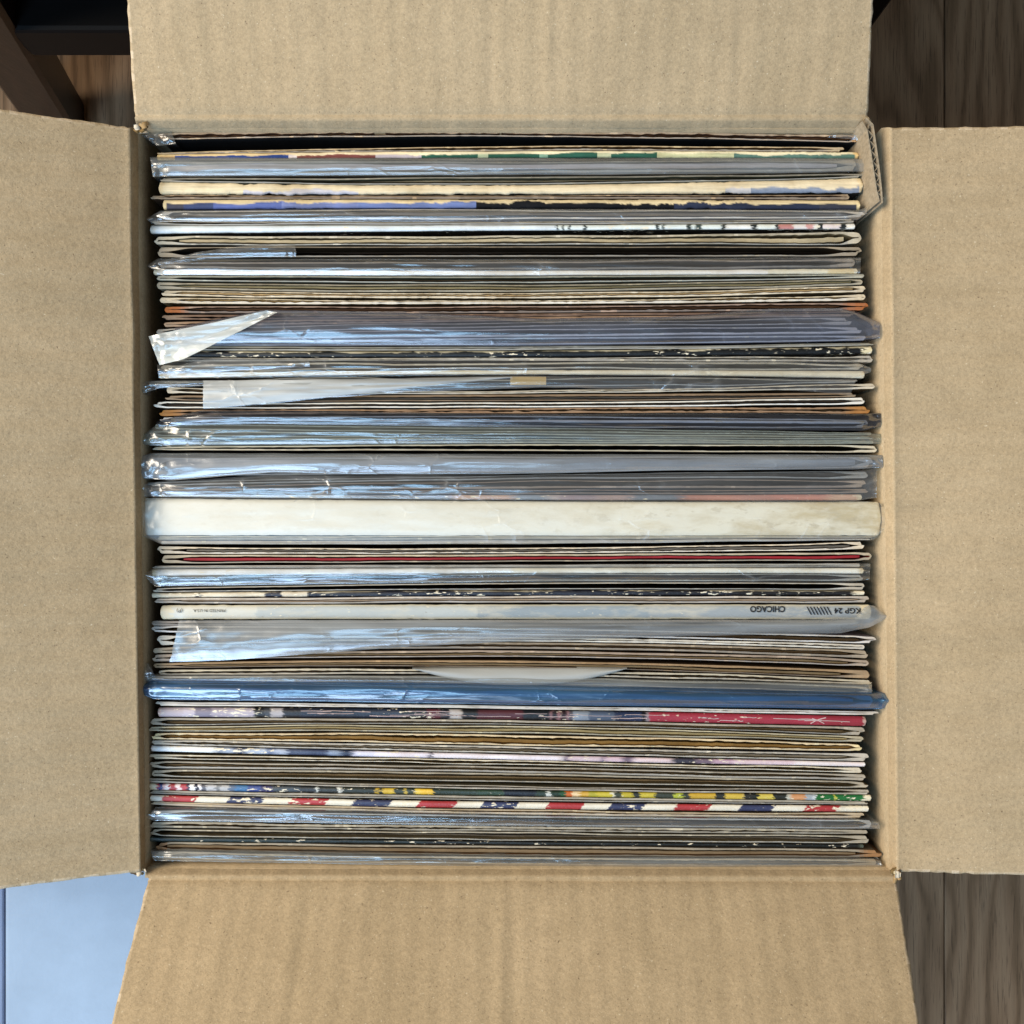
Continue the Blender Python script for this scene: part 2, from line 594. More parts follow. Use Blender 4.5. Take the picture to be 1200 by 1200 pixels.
def flap(pa, pb, fa, fb, qa, qb, L, mat, seed, ragged=0.0005, dip=0.0009, ridges=()):
    """pa,pb top of the wall; fa,fb crease; qa,qb points further out on the two side edges"""
    m = MB()
    nu, nv = 280, 60
    up = Vector((0, 0, 1))
    prof = []
    grid = {}
    ea = (qa - fa).normalized()
    eb = (qb - fb).normalized()
    nrm = (fb - fa).cross(ea)
    if nrm.z < 0: nrm = -nrm
    nrm.normalize()
    ts = [-1, -0.55, -0.2, 0, 0.006, 0.014, 0.03] + [0.03 + 0.97 * (i / (nv - 7)) ** 1.0 for i in range(1, nv - 6)]
    for j, t in enumerate(ts):
        for i in range(nu + 1):
            u = i / nu
            if t < 0:
                k = 1 + t          # 0 wall .. 1 crease
                k2 = math.sin(k * math.pi / 2)
                base = pa.lerp(pb, u)
                cr = fa.lerp(fb, u)
                p = base.lerp(cr, k)
                p.z = base.z + (cr.z - base.z) * k2
            else:
                ra = fa + ea * L * t
                rb = fb + eb * L * t
                p = ra.lerp(rb, u)
                # crease dip, then gentle warp
                p = p + nrm * (-dip * math.exp(-(t / 0.010) ** 2))
                p = p + nrm * (0.0022 * noise.noise(Vector((u * 1.7 + seed, t * 1.5, 0))) * min(1, t * 5))
                for ru, ra_ in ridges:
                    p = p + nrm * (ra_ * math.exp(-((u - ru - 0.004 * noise.noise(Vector((t * 4, ru * 9, 1)))) / 0.006) ** 2) * min(1, t * 8))
                p = p + nrm * (0.0005 * noise.noise(Vector((u * 9 + seed, t * 2.0, 4))))
            if i in (0, nu):
                w = ragged * (0.35 * noise.noise(Vector((t * 30, seed + i, 0))) + 0.9 * noise.noise(Vector((t * 110, seed + i, 3))))
                side = (fb - fa).normalized() * (1 if i else -1)
                p = p + side * w
            grid[j, i] = p
    top = {k: m.add(v) for k, v in grid.items()}
    bot = {k: m.add(v - (nrm * TH)) for k, v in grid.items() if ts[k[0]] >= 0}
    raw = (1.35, 1.42, 1.6, 1)
    for j in range(len(ts) - 1):
        for i in range(nu):
            col = KR
            if i in (0, nu - 1) and ts[j] >= 0:
                k_ = max(0, min(1, 0.4 + 2.2 * noise.noise(Vector((ts[j] * 40, seed * 3 + i, 8)))))
                col = mixc(KR, raw, k_)
            m.face([top[j, i], top[j, i + 1], top[j + 1, i + 1], top[j + 1, i]], col, True)
            if ts[j] >= 0:
                m.face([bot[j, i], bot[j + 1, i], bot[j + 1, i + 1], bot[j, i + 1]], KR, True)
        if ts[j] >= 0:
            for i in (0, nu):
                m.face([top[j, i], top[j + 1, i], bot[j + 1, i], bot[j, i]], raw)
    J = len(ts) - 1
    for i in range(nu):
        m.face([top[J, i], top[J, i + 1], bot[J, i + 1], bot[J, i]], raw)
    return child(m, 'flap', mat)


# crease a little outside of the wall, then the four flaps out to beyond the picture
flap(cTL, P(1021, 150, ZW), P(158, 136, 0.0015), P(1017, 136, 0.0015), P(148, 0, 0.020), P(1023, 0, 0.020), 0.165, KRAFT_Y, 1.0, ridges=((0.565, 0.0003), (0.35, 0.00015), (0.82, -0.0002), (0.49, -0.0002)))
flap(cBL, cBR, P(174, 1029, 0.001), P(1050, 1031, 0.001), P(131, 1200, 0.038), P(1077, 1200, 0.038), 0.165, KRAFT_Y, 2.0, 0.0007, ridges=((0.478, 0.0003), (0.497, -0.0002), (0.70, 0.00015), (0.22, -0.0002)))
flap(cTL, cBL, P(152, 150, 0.001), P(165, 1021, 0.001), P(0, 128, 0.021), P(0, 1041, 0.021), 0.165, KRAFT_X, 3.0, 0.0006, -0.0003)
flap(cTR, cBR, P(1043, 150, 0.001), P(1051, 1021, 0.001), P(1200, 147, 0.005), P(1200, 1024, 0.005), 0.165, KRAFT_X, 4.0, 0.0006, -0.0005)


# torn corner bits of board
def crumple(center, sx, sy, sz, seed, mat):
    """a torn corner: short curled shreds of liner paper"""
    r = random.Random(int(seed * 10))
    m = MB()
    cols = [lin('d8ccb8'), lin('a88c64'), lin('8a7048'), lin('c8b898'), lin('5a4630')]
    for k in range(9):
        ang = r.uniform(0, 2 * math.pi)
        d = Vector((math.cos(ang), math.sin(ang), 0))
        n = Vector((-d.y, d.x, 0))
        L, W = r.uniform(0.7, 1.5), r.uniform(0.25, 0.6)
        o = Vector((r.uniform(-0.5, 0.5) * sx, r.uniform(-0.5, 0.5) * sy, r.uniform(-0.4, 0.3) * sz)) + center
        curl = r.uniform(-1.6, 1.6)
        prev = None
        for i in range(7):
            t_ = i / 6
            w = W * (1 - 0.55 * t_) * (1 + 0.5 * noise.noise(Vector((i * 0.9, seed + k, 0))))
            c0 = o + Vector((d.x * sx, d.y * sy, 0)) * (L * (t_ - 0.4) * math.cos(curl * t_ * 0.7)) + Vector((0, 0, sz * (0.9 * math.sin(curl * t_ + 0.5))))
            a_ = m.add(c0 + Vector((n.x * sx, n.y * sy, r.uniform(-0.2, 0.2) * sz)) * w)
            b_ = m.add(c0 - Vector((n.x * sx, n.y * sy, r.uniform(-0.2, 0.2) * sz)) * w)
            a2 = m.add(Vector(m.v[a_]) - Vector((0, 0, 0.0004)))
            b2 = m.add(Vector(m.v[b_]) - Vector((0, 0, 0.0004)))
            if prev:
                pa, pb, pa2, pb2 = prev
                c = cols[k % 5]
                m.face([pa, a_, b_, pb], c, True)
                m.face([pa2, pb2, b2, a2], c, True)
                m.face([pa, pa2, a2, a_], c)
                m.face([pb, b_, b2, pb2], c)
            prev = (a_, b_, a2, b2)
    return child(m, 'torn_corner', TORN)


crumple(P(165, 150, 0.0), 0.0034, 0.0028, 0.002, 1.3, TORNWHITE)
crumple(P(163, 1020, 0.0), 0.0036, 0.0022, 0.002, 2.6, TORNWHITE)
crumple(P(1050, 1023, 0.0), 0.0024, 0.0036, 0.002, 4.1, TORNWHITE)

# torn tab of the top right corner with its fluting laid bare
m = MB()
z = -0.001
pts = [P(1013, 150, z - 0.004), P(1015, 148, z), P(1018, 165, z), P(1022.5, 195, z), P(1026.5, 222, z), P(1030, 236, z), P(1021, 244, z - 0.010), P(1018, 205, z - 0.016), P(1013, 172, z - 0.012)]
hi = [m.add(p) for p in pts]
lo = [m.add(p - Vector((0, 0, 0.02))) for p in pts]
m.face(hi, KR)
for i in range(len(pts)):
    j = (i + 1) % len(pts)
    m.face([lo[i], lo[j], hi[j], hi[i]], KR)
tab = child(m, 'corner_tab', KRAFT_Y)
m = MB()


def strip(m, poly, w, z0, z1, col):
    """a thin upright strip of paper following poly (px points)"""
    for (xa, ya), (xb, yb) in zip(poly, poly[1:]):
        A, B = P(xa, ya, z1), P(xb, yb, z1)
        d = (B - A).normalized()
        s = Vector((-d.y, d.x, 0)) * w / 2
        q = [A - s, A + s, B + s, B - s]
        h = [m.add(p) for p in q]
        l = [m.add(p - Vector((0, 0, z1 - z0))) for p in q]
        m.face(h, col)
        for i in range(4):
            j = (i + 1) % 4
            m.face([l[i], l[j], h[j], h[i]], col)


LI = lin('a89880')
strip(m, [(1010, 142), (1016, 152), (1019, 170), (1023, 195), (1027, 222), (1030.5, 236)], 0.0005, -0.05, 0.0032, LI)
strip(m, [(1015, 138), (1023, 146), (1026.5, 170), (1030, 195), (1033, 222), (1034, 238)], 0.0005, -0.05, 0.0032, LI)
zig = []
for k in range(15):
    t = k / 14
    yy = 146 + 86 * t
    xa = curve([(142, 1010), (152, 1016), (170, 1019), (195, 1023), (222, 1027), (236, 1030.5)], yy)
    zig.append((xa + (0.8 if k % 2 else 6.0), yy))
strip(m, zig, 0.0003, -0.05, 0.0026, lin('a09078'))
o = m.build('fluting', PAPER, carton)
o.location = Vector(o.location) - carton.location

# ------------------------------------------------------------------ record albums
ZT = -0.0095          # tops of the sleeves
ZBOT = FZ + 0.006
GROUP = 'record albums packed upright in the box'
N_ALB = [0]


def samples(xl, xr, n, extra=()):
    r = max(3.0, 0)
    xs = [xl + 0.0, xl + 0.7, xl + 1.6, xl + 3, xl + 5, xl + 8]
    xs += [xr - 8, xr - 5, xr - 3, xr - 1.6, xr - 0.7, xr]
    xs += [xl + 8 + (xr - xl - 16) * i / n for i in range(1, n)]
    xs += [e for e in extra if xl < e < xr]
    xs = sorted(set(round(x, 3) for x in xs))
    return xs


def endshape(d, w):
    r = max(0.8, w * 0.5)
    if d >= r: return 1.0
    t = 1 - max(0, d) / r
    return max(0.25, math.sqrt(max(0, 1 - t * t)))


def pocket(name, xl, xr, T, B, edge, inside, face, seed, parent, th=None, torn=0.22, zt=ZT, close=0.75, wave=1.1, endcol=None, mat=None):
    """an open sleeve: two boards joined in a fold at each end, seen from its open side"""
    m = MB()
    rr = random.Random(int(seed * 100))
    ec, ic, fc = lin(edge), lin(inside), lin(face)
    ec = mixc(ec, (sum(ec[:3]) / 3,) * 3 + (1,), 0.30)
    grey = mixc(ec, (sum(ec[:3]) / 3,) * 3 + (1,), rr.uniform(0.0, 0.5))
    k1, k2 = rr.uniform(0.78, 1.12), rr.uniform(0.70, 1.12)
    e1 = tuple(c * k1 for c in ec[:3]) + (1,)
    e2 = tuple(c * k2 for c in grey[:3]) + (1,)
    end = lin(endcol) if endcol else mixc(ec, (0.42, 0.34, 0.24, 1), 0.25)
    tha = th or rr.uniform(0.9, 2.3)
    thb = th or rr.uniform(0.9, 2.3)
    wave = wave * rr.uniform(0.6, 1.9)
    doL, doR = rr.uniform(8, 48), rr.uniform(8, 48)
    eL, eR = rr.uniform(0.70, 0.98), rr.uniform(0.70, 0.98)
    off = [[rr.uniform(-3.5, 3.5) for _ in range(2)] for _ in range(2)]
    slitL, slitR = rr.uniform(-0.1, 0.5), rr.uniform(-0.1, 0.5)
    xs = samples(xl, xr, 170)
    rows = []
    for x in xs:
        t, b = curve(T, x) + 0.25, curve(B, x) - 0.35
        w = b - t
        mid = (t + b) / 2 + wave * 0.5 * n1(x, seed, 0.010) + 0.16 * n1(x, seed + 5, 0.05)
        d = min(x - xl, xr - x)
        do, ee = (doL, eL) if x - xl < xr - x else (doR, eR)
        es = endshape(d, w * 0.7)
        op = 1 - close * max(0, min(1, 0.5 + 1.6 * n1(x, seed + 2, 0.007)))
        op2 = 1 - close * 0.6 * max(0, min(1, 0.5 + 1.6 * n1(x, seed + 9, 0.009)))
        th1 = tha * (1 + torn * n1(x, seed + 3, 0.12) + 0.7 * torn * n1(x, seed + 3, 0.4))
        th2 = thb * (1 + torn * n1(x, seed + 4, 0.12) + 0.7 * torn * n1(x, seed + 4, 0.4))
        q = max(0.0, min(1.0, (d - 3) / do))
        q = q * q * (3 - 2 * q)
        if d > 2.5:
            q = max(q, (slitL if x - xl < xr - x else slitR) * (0.7 + 0.8 * n1(x, seed + 60, 0.12)))
        g1 = max(0.0, w / 2 - th1) * op
        g2 = max(0.0, w / 2 - th2) * op2
        h1 = (w / 2 * ee * (1 - q) + min(w / 2, g1 + th1) * q) * es
        h2 = (w / 2 * ee * (1 - q) + min(w / 2, g2 + th2) * q) * es
        y0, y3 = mid - h1, mid + h2
        y1 = min(mid - g1 * q, mid)
        y2 = max(mid + g2 * q, mid)
        if y1 <= y0: y1 = y0 + 0.05
        if y2 >= y3: y2 = y3 - 0.05
        zz = zt + 0.0005 * n1(x, seed + 6, 0.02) + 0.00025 * torn * n1(x, seed + 7, 0.3)
        rows.append((x, y0, y1, y2, y3, zz, d, q))
    G = []
    for (x, y0, y1, y2, y3, zz, d, q) in rows:
        r = {}
        for k, y in enumerate((y0, y1, y2, y3)):
            of = off[0 if x - xl < xr - x else 1][k // 2] * max(0, 1 - d / 14.0)
            jy = 0.9 * torn * n1(x, seed + 70 + k, 0.25) * math.exp(-(d / 22.0) ** 2)
            p = P(x + of, y + jy, zz)
            r[k, 0] = m.add(p + Vector((0, 0, -(0.00015 if k in (0, 3) else 0))))
            r[k, 1] = m.add((p.x, p.y, zz - 0.03))
            r[k, 2] = m.add((p.x, p.y, ZBOT))
        G.append(r)
    for (A, a), (Bq, b) in zip(zip(G, rows), list(zip(G, rows))[1:]):
        qq = 1 - max(0, min(1, (min(a[7], b[7]) - 0.1) * 2))
        x = a[0]
        nick = max(0, min(1, (n1(x, seed + 30, 0.09) + 0.5 * n1(x, seed + 31, 0.4) - 0.42) * 5)) * (0.3 + torn)
        pale = (min(0.75, ec[0] * 1.5), min(0.68, ec[1] * 1.5), min(0.55, ec[2] * 1.45), 1)
        m.face([A[0, 0], Bq[0, 0], Bq[1, 0], A[1, 0]], mixc(mixc(e1, pale, nick), end, qq))
        nick = max(0, min(1, (n1(x, seed + 32, 0.09) + 0.5 * n1(x, seed + 33, 0.4) - 0.42) * 5)) * (0.3 + torn)
        m.face([A[2, 0], Bq[2, 0], Bq[3, 0], A[3, 0]], mixc(mixc(e2, pale, nick), end, qq))
        for k, cc in ((0, fc), (1, ic), (2, ic), (3, fc)):
            for lv in (0, 1):
                m.face([A[k, lv], Bq[k, lv], Bq[k, lv + 1], A[k, lv + 1]], cc)
        if a[2] > a[3] - 0.12:   # closed here
            m.face([A[1, 0], Bq[1, 0], Bq[2, 0], A[2, 0]], mixc(e1, end, qq))
    for r in (G[0], G[-1]):
        m.face([r[0, 0], r[1, 0], r[2, 0], r[3, 0]], end)
        for lv in (0, 1):
            m.face([r[0, lv], r[3, lv], r[3, lv + 1], r[0, lv + 1]], fc)
    return m.build(name, mat or (TORN if torn > 0.5 else PAPER), parent, fix=False), rows


def liner(rows, col, drop, seed, parent, name='inner_sleeve', frac=0.45, x0=None, x1=None):
    """the paper inner sleeve lying in an open pocket"""
    m = MB()
    c = lin(col)
    G = []
    for (x, y0, y1, y2, y3, zz, d, q) in rows:
        if q < 0.6: continue
        if x0 and x < x0: continue
        if x1 and x > x1: continue
        w = (y2 - y1)
        my = (y1 + y2) / 2 + w * 0.2 * n1(x, seed + 11, 0.012)
        h = max(0.12, w * frac * 0.5)
        z = zz - drop - 0.0006 * (1 + n1(x, seed + 12, 0.02))
        r = []
        for y in (my - h, my + h):
            p = P(x, y, z)
            r += [m.add(p), m.add((p.x, p.y, ZBOT + 0.01))]
        G.append(r)
    if len(G) < 3: return None
    for A, Bq in zip(G, G[1:]):
        m.face([A[0], Bq[0], Bq[2], A[2]], c)
        m.face([A[0], A[1], Bq[1], Bq[0]], c)
        m.face([A[2], Bq[2], Bq[3], A[3]], c)
    return m.build(name, PAPER, parent, fix=False)


def segcol(segl, x, soft):
    c = segl[0][1]
    for (sx, sc) in segl[1:]:
        if x >= sx + soft / 2: c = sc
        elif x > sx - soft / 2:
            return mixc(c, sc, (x - sx + soft / 2) / soft)
        else:
            break
    return c


def spine_mesh(name, xl, xr, T, B, segs, face, seed, parent, mat=PRINT, torn=0.15, zt=ZT, slant=0.0, top=None, topfrac=0.5,
               low=None, endcol='ddd0b4', endw=5, flat=False, edgecol=None, n=260, soft=1.0, jit=2.0):
    """the closed edge of a sleeve. segs: [(x_from, hex), ...]; top: raw card showing along the upper side"""
    me_v, me_f, me_c = [], [], []
    fc, en = lin(face), lin(endcol)
    vs = [0, 0.06, 0.14, 0.26, 0.38, 0.5, 0.62, 0.74, 0.86, 0.94, 1]
    nv = len(vs)
    bounds = [q[0] for q in segs] + [q[0] for q in (low or [])]
    xs = samples(xl, xr, n, [q - 0.3 for q in bounds] + [q + 0.3 for q in bounds])
    segl = [(q[0], lin(q[1])) for q in segs]
    lowl = [(q[0], lin(q[1]) if q[1] else None) for q in low] if low else None
    topc = lin(top) if top else None
    edc = lin(edgecol) if edgecol else None
    G = []
    for x in xs:
        t, b = curve(T, x), curve(B, x)
        w = b - t
        mid = (t + b) / 2 + 0.3 * n1(x, seed, 0.012)
        d = min(x - xl, xr - x)
        hw = w / 2 * endshape(d, min(w * 0.45, 8.0))
        tm = max(0.15, min(1.3, 0.55 + 1.9 * n1(x, seed + 23, 0.011)))
        a0 = mid - hw + tm * torn * 2.1 * (n1(x, seed + 3, 0.09) + 0.5 * n1(x, seed + 3, 0.35))
        a1 = mid + hw + tm * torn * 2.1 * (n1(x, seed + 4, 0.09) + 0.5 * n1(x, seed + 4, 0.35))
        zz = zt + 0.00035 * n1(x, seed + 6, 0.02)
        lc = None
        if lowl:
            for sx, sc in lowl:
                if x >= sx: lc = sc
        if d < endw:
            lc = None
        tf = topfrac + 0.30 * n1(x, seed + 15, 0.03) + tm * 0.22 * n1(x, seed + 16, 0.11) + tm * 0.12 * n1(x, seed + 17, 0.4)
        r = []
        for v in vs:
            q = -0.0010 * abs(2 * v - 1) ** (3 if w < 20 else 9)
            xx = x + (slant * (0.5 - v) if d > 8 else 0)
            p = P(xx, a0 + (a1 - a0) * v, zz + q * min(1.2, w / 9.0))
            p.z += torn * 0.0002 * n1(x + v * 40, seed + 8, 0.3)
            xq = x + jit * (n1(x, seed + 40 + v * 1.3, 0.07) + 0.6 * n1(x, seed + 50 + v * 3.0, 0.25))
            cc = segcol(segl, xq, soft)
            if d < endw * (1 + 0.5 * n1(v * 7, seed, 1.0)): cc = en
            if lc is not None: cc = mixc(cc, lc, max(0, min(1, (v - tf) / 0.08 + 0.5)))
            if topc: cc = mixc(topc, cc, max(0, min(1, (v - tf) / 0.08 + 0.5)))
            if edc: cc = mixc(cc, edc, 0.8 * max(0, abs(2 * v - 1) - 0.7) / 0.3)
            r.append(len(me_v)); me_v.append(tuple(p)); me_c.append(cc)
        for v in (0, nv - 1):
            p0 = Vector(me_v[r[v]])
            r.append(len(me_v)); me_v.append(tuple(p0)); me_c.append(fc)
            r.append(len(me_v)); me_v.append((p0.x, p0.y, ZBOT)); me_c.append(fc)
        G.append(r)
    sm = []
    for A, Bq in zip(G, G[1:]):
        for k in range(nv - 1):
            me_f.append((A[k], Bq[k], Bq[k + 1], A[k + 1])); sm.append(True)
        me_f.append((A[nv], A[nv + 1], Bq[nv + 1], Bq[nv])); sm.append(False)
        me_f.append((A[nv + 2], Bq[nv + 2], Bq[nv + 3], A[nv + 3])); sm.append(False)
    for r in (G[0], G[-1]):
        me_f.append(tuple(r[:nv])); sm.append(False)
        me_f.append((r[nv], r[nv + 2], r[nv + 3], r[nv + 1])); sm.append(False)
    me = bpy.data.meshes.new(name)
    me.from_pydata(me_v, [], me_f)
    at = me.color_attributes.new("print", 'FLOAT_COLOR', 'POINT')
    at.data.foreach_set("color", [q for c in me_c for q in c])
    me.polygons.foreach_set("use_smooth", sm)
    me.materials.append(mat)
    o = bpy.data.objects.new(name, me)
    COL.objects.link(o)
    o.parent = parent
    return o


def film(name, up, lo, mat, seed, parent, zb=-0.0075, bulge=0.0016, nu=170, nv=12, wr=0.0005, crump=0.0009, crw=40, skirt=0.012, ends=True, droop=0.0, fold=None):
    """a plastic cover's top: runs from the line up to the line lo, sides hanging down"""
    m = MB()
    if isinstance(up, tuple): up = [(x, curve(up, x)) for x in range(int(film.x0), int(film.x1) + 1, 20)]
    if isinstance(lo, tuple): lo = [(x, curve(lo, x)) for x in range(int(film.x0), int(film.x1) + 1, 20)]
    ua, ub, la, lb = up[0][0], up[-1][0], lo[0][0], lo[-1][0]
    G = {}
    for i in range(nu + 1):
        u = i / nu
        # more samples near the ends
        uu = 0.5 - 0.5 * math.cos(math.pi * u) if ends else u
        xu, xl_ = ua + (ub - ua) * uu, la + (lb - la) * uu
        yu, yl = curve(up, xu), curve(lo, xl_)
        dpx = min(uu, 1 - uu) * abs(ub - ua)
        cr = math.exp(-(dpx / crw) ** 2)
        for j in range(nv + 1):
            v = j / nv
            x = xu + (xl_ - xu) * v
            y = yu + (yl - yu) * v
            w = math.sin(math.pi * v) ** 0.7 if 0 < v < 1 else 0.0
            z = zb + bulge * w - droop * v
            s = noise.noise(Vector((x * 0.010, y * 0.20 + v * 2.2, seed))) + 0.5 * noise.noise(Vector((x * 0.03, y * 0.5, seed + 4)))
            z += wr * s * (0.35 + w)
            if fold is not None: z += 0.0022 * abs(v - fold)
            z += cr * crump * (noise.noise(Vector((x * 0.08, y * 0.13, seed + 9))) + 0.35 * noise.noise(Vector((x * 0.2, y * 0.26, seed + 2))))
            edge = 0.5 * n1(x, seed + 20 + j // nv, 0.03) if v in (0, 1) else 0
            endj = 0.0
            if i in (0, nu): endj = 1.2 * noise.noise(Vector((y * 0.3, seed, 5)))
            G[i, j] = m.add(P(x + endj, y + edge, z))
    for i in range(nu):
        for j in range(nv):
            m.face([G[i, j], G[i + 1, j], G[i + 1, j + 1], G[i, j + 1]], GREY(1), True)
    if skirt > 0:
        def drop(seq, off):
            low = []
            for k, idx in enumerate(seq):
                p = Vector(m.v[idx])
                low.append(m.add(p + Vector((off[0], off[1], -skirt))))
            for (a, b), (c, d) in zip(zip(seq, low), list(zip(seq, low))[1:]):
                m.face([a, b, d, c], GREY(1), True)
        drop([G[i, 0] for i in range(nu + 1)], (0, -0.0008))
        drop([G[i, nv] for i in range(nu + 1)], (0, 0.0008))
        if ends:
            drop([G[0, j] for j in range(nv + 1)], (0.002, 0))
            drop([G[nu, j] for j in range(nv + 1)], (-0.002, 0))
    return m.build(name, mat, parent, fix=False)


film.x0, film.x1 = 170, 1030


def seedn():
    N_ALB[0] += 1
    return N_ALB[0] * 3.137


def album(label):
    o = empty('record_album', (0, 0, ZBOT))
    # stand the empty at the foot of its own sleeve later
    tag(o, label, 'record album', GROUP)
    return o


def settle(o):
    """put the empty under its sleeve and keep the parts where they are"""
    ys = [Vector(v) for c in o.children if c.type == 'MESH' for v in (c.bound_box[0], c.bound_box[6])]
    c = sum(ys, Vector()) / len(ys)
    o.location = (c.x, c.y, ZBOT)
    for ch in o.children:
        ch.location = Vector(ch.location) - o.location
    return o


def OPEN(label, xl, xr, L, M, R, edge='a89c86', inside='6a5438', face='5c5548', lin_col='auto', drop=0.0016, endcol=None, **kw):
    s = seedn()
    o = album(label)
    sl, rows = pocket('sleeve', xl, xr, (L[0], M[0], R[0]), (L[1], M[1], R[1]), edge, inside, face, s, o, endcol=endcol, **kw)
    if lin_col == 'auto':
        rr = random.Random(int(s * 77))
        lin_col = rr.choice(('7a6a50', '5c4c36', '8a8478', '6a6660', '463a2c', '9a8c70'))
        drop = rr.uniform(0.0008, 0.004)
    if lin_col:
        liner(rows, lin_col, drop, s, o)
    return settle(o)


def SPINE(label, xl, xr, L, M, R, segs, face='2a2826', **kw):
    s = seedn()
    o = album(label)
    sp = spine_mesh('sleeve', xl, xr, (L[0], M[0], R[0]), (L[1], M[1], R[1]), segs, face, s, o, **kw)
    return settle(o)


# ---- from the top edge of the picture downward
o = album('torn tan-edged album with black face in clear cover, topmost, against the box wall')
s = seedn()
_, rows = pocket('sleeve', 184, 1007, (155, 153.5, 157), (164, 161, 166.5), 'c2a27c', '6a4630', '141416', s, o, torn=0.7, endcol='b08a60')
liner(rows, '7a5638', 0.002, s, o)
film('plastic_cover', [(166, 158), (180, 153), (200, 152)], [(169, 161), (184, 171), (206, 169)], CLEAR, s, o, bulge=0.0008, wr=0.0003, zb=-0.0088, nu=40, crw=20)
film('plastic_cover', [(975, 155), (1000, 156), (1012, 158)], [(970, 161), (995, 163), (1011, 166)], CLEAR, s + 1, o, bulge=0.0006, wr=0.0003, zb=-0.0088, nu=40, crw=20)
settle(o)

OPEN('short brown album with ragged tan edges directly under the topmost black-faced album', 186, 987, (178.8, 181.2), (171, 177), (172, 178), 'c8aa78', '7a5a34', '6a4c30', torn=0.6, close=0.5)
SPINE('album with torn cream edge over blue, maroon and green print near the top', 184, 1006,
      (180.6, 187.8), (176.8, 185), (178.5, 186), [(184, 'e0c898'), (340, 'ecdcb8'), (480, 'f0e6c4')], mat=TORN, torn=0.5, topfrac=0.42, soft=4, jit=5, n=420,
      low=[(184, 'c8a878'), (205, '2a4486'), (338, 'd8cccc'), (348, '7a4440'), (440, 'c0b4b8'), (494, '2c5c4c'), (560, 'b8c4a4'), (572, '2c5c4c'), (632, '8ab098'), (642, '306050'), (700, 'c4caa8'), (716, '306050'), (770, 'c8c8a0'), (860, '5a7a70')], endcol='e6c890')

o = album('grey album in hazy plastic with silver lower edge, under the blue, maroon and green print')
s = seedn()
_, rows = pocket('sleeve', 183, 1003, (187, 188, 187), (205.5, 203.5, 201), '9a9488', '6e6a64', '54504c', s, o, close=0.3)
liner(rows, 'aaa6ae', 0.0005, s, o, frac=0.6)
film('plastic_cover', [(176, 184), (400, 185), (700, 185), (900, 185), (1015, 186)], [(179, 207), (400, 206), (700, 204.5), (900, 203), (1014, 201)], HAZY, s, o, crw=22)
settle(o)

OPEN('grey-green open album between the hazy plastic cover and the thick torn cream edge', 188, 1009, (208, 212.8), (206.5, 216), (203, 209.2), '9a907a', '58543e', '6a6858', close=0.4)
SPINE('album with thick shredded cream paper edge, the widest torn edge near the top', 186, 1011, (213.2, 228), (216.8, 227.6), (209.6, 226),
      [(186, 'e0d0ae'), (420, 'e4d2b0')], mat=TORN, torn=0.9, low=[(186, None), (285, 'c4c0c6'), (420, None), (850, 'c8c4c4'), (880, '8890a0')], topfrac=0.62, endcol='e0c9a0')
OPEN('dark brown album with a frayed left corner below the thick cream torn edge', 177, 998, (228.6, 234), (228.2, 233), (227.5, 234.2), 'a58660', '5a3a20', '3a2818', torn=0.6, lin_col='6a4828')
SPINE('album with torn cream top, blue print at left turning black at right', 191, 1008, (234, 245.6), (234, 244.2), (235, 246),
      [(191, 'e2cea4')], mat=TORN, torn=0.6, topfrac=0.36, soft=14, jit=8, n=420,
      low=[(191, '4a4a58'), (215, '445078'), (250, '5c6aa4'), (330, '7c88bc'), (420, '7080b4'), (558, '14151a'), (790, '2c3348'), (960, '3a3c48')], endcol='e0cca0')

o = album('pale-edged album in crinkled clear plastic right under the blue and black torn one')
s = seedn()
_, rows = pocket('sleeve', 190, 1010, (247.2, 245, 247), (258.5, 257.6, 256), 'd8cfc6', '5a5048', '6a6460', s, o, close=0.35)
liner(rows, '8a8078', 0.002, s, o)
film('plastic_cover', [(172, 256), (188, 247), (400, 245), (700, 245), (1005, 246), (1016, 243)], [(174, 259), (190, 260), (400, 260), (700, 259.5), (1005, 258), (1016, 250)], CLEAR, s, o)
settle(o)
OPEN('slim tan open album directly above the white spine with black brush marks', 178, 1001, (257.8, 263.6), (259.2, 263.2), (256.4, 261.6), 'b9ac98', '6a5e4a', '8a8070')

marks = [(176, 'dbe4ea'), (652, '1c2a2c'), (654, 'e4ece8'), (658, '26302f'), (660.5, 'e4ece8'), (666, '1c2a2c'), (668.5, 'e2eae8'), (684, '203032'), (687, 'e4ece8'),
         (769, '203032'), (773, 'e4ece8'), (776, '2a3a3a'), (779, 'e0e8e6'), (804, '22302f'), (810, 'dfe8e4'), (815, '3a4a48'), (822, 'e4ebe6'), (846, '1c2626'), (851, 'eeeeea'), (881, '22282a'), (887, 'e8ece6'), (909, '1c2024'), (913, 'c88a84'), (930, 'e6dcd4'), (945, 'cf9c96'), (954, 'e4e0d8'), (958, '1c2024'), (964, 'e6d8d4'), (984, '1a2022'), (992, 'ece8e0')]
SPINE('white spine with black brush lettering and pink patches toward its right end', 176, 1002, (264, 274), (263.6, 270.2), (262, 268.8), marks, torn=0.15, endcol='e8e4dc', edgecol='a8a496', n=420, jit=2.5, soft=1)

OPEN('three-edged tan open album under the white brush-lettered spine', 183, 1006, (276, 288), (275.8, 287.6), (270.6, 287), 'cabd9e', '7a6a4c', '6a6254', lin_col='b0a284', drop=0.0004, close=0.3, torn=0.45)
OPEN('wide-mouthed dark brown album with a rounded right fold, above the white spine in plastic', 185, 1007, (289, 302), (288.6, 301), (288.6, 300.5), '9c8c72', '3a2c1c', '4a4238', close=0.1, lin_col='2a2018', drop=0.008)

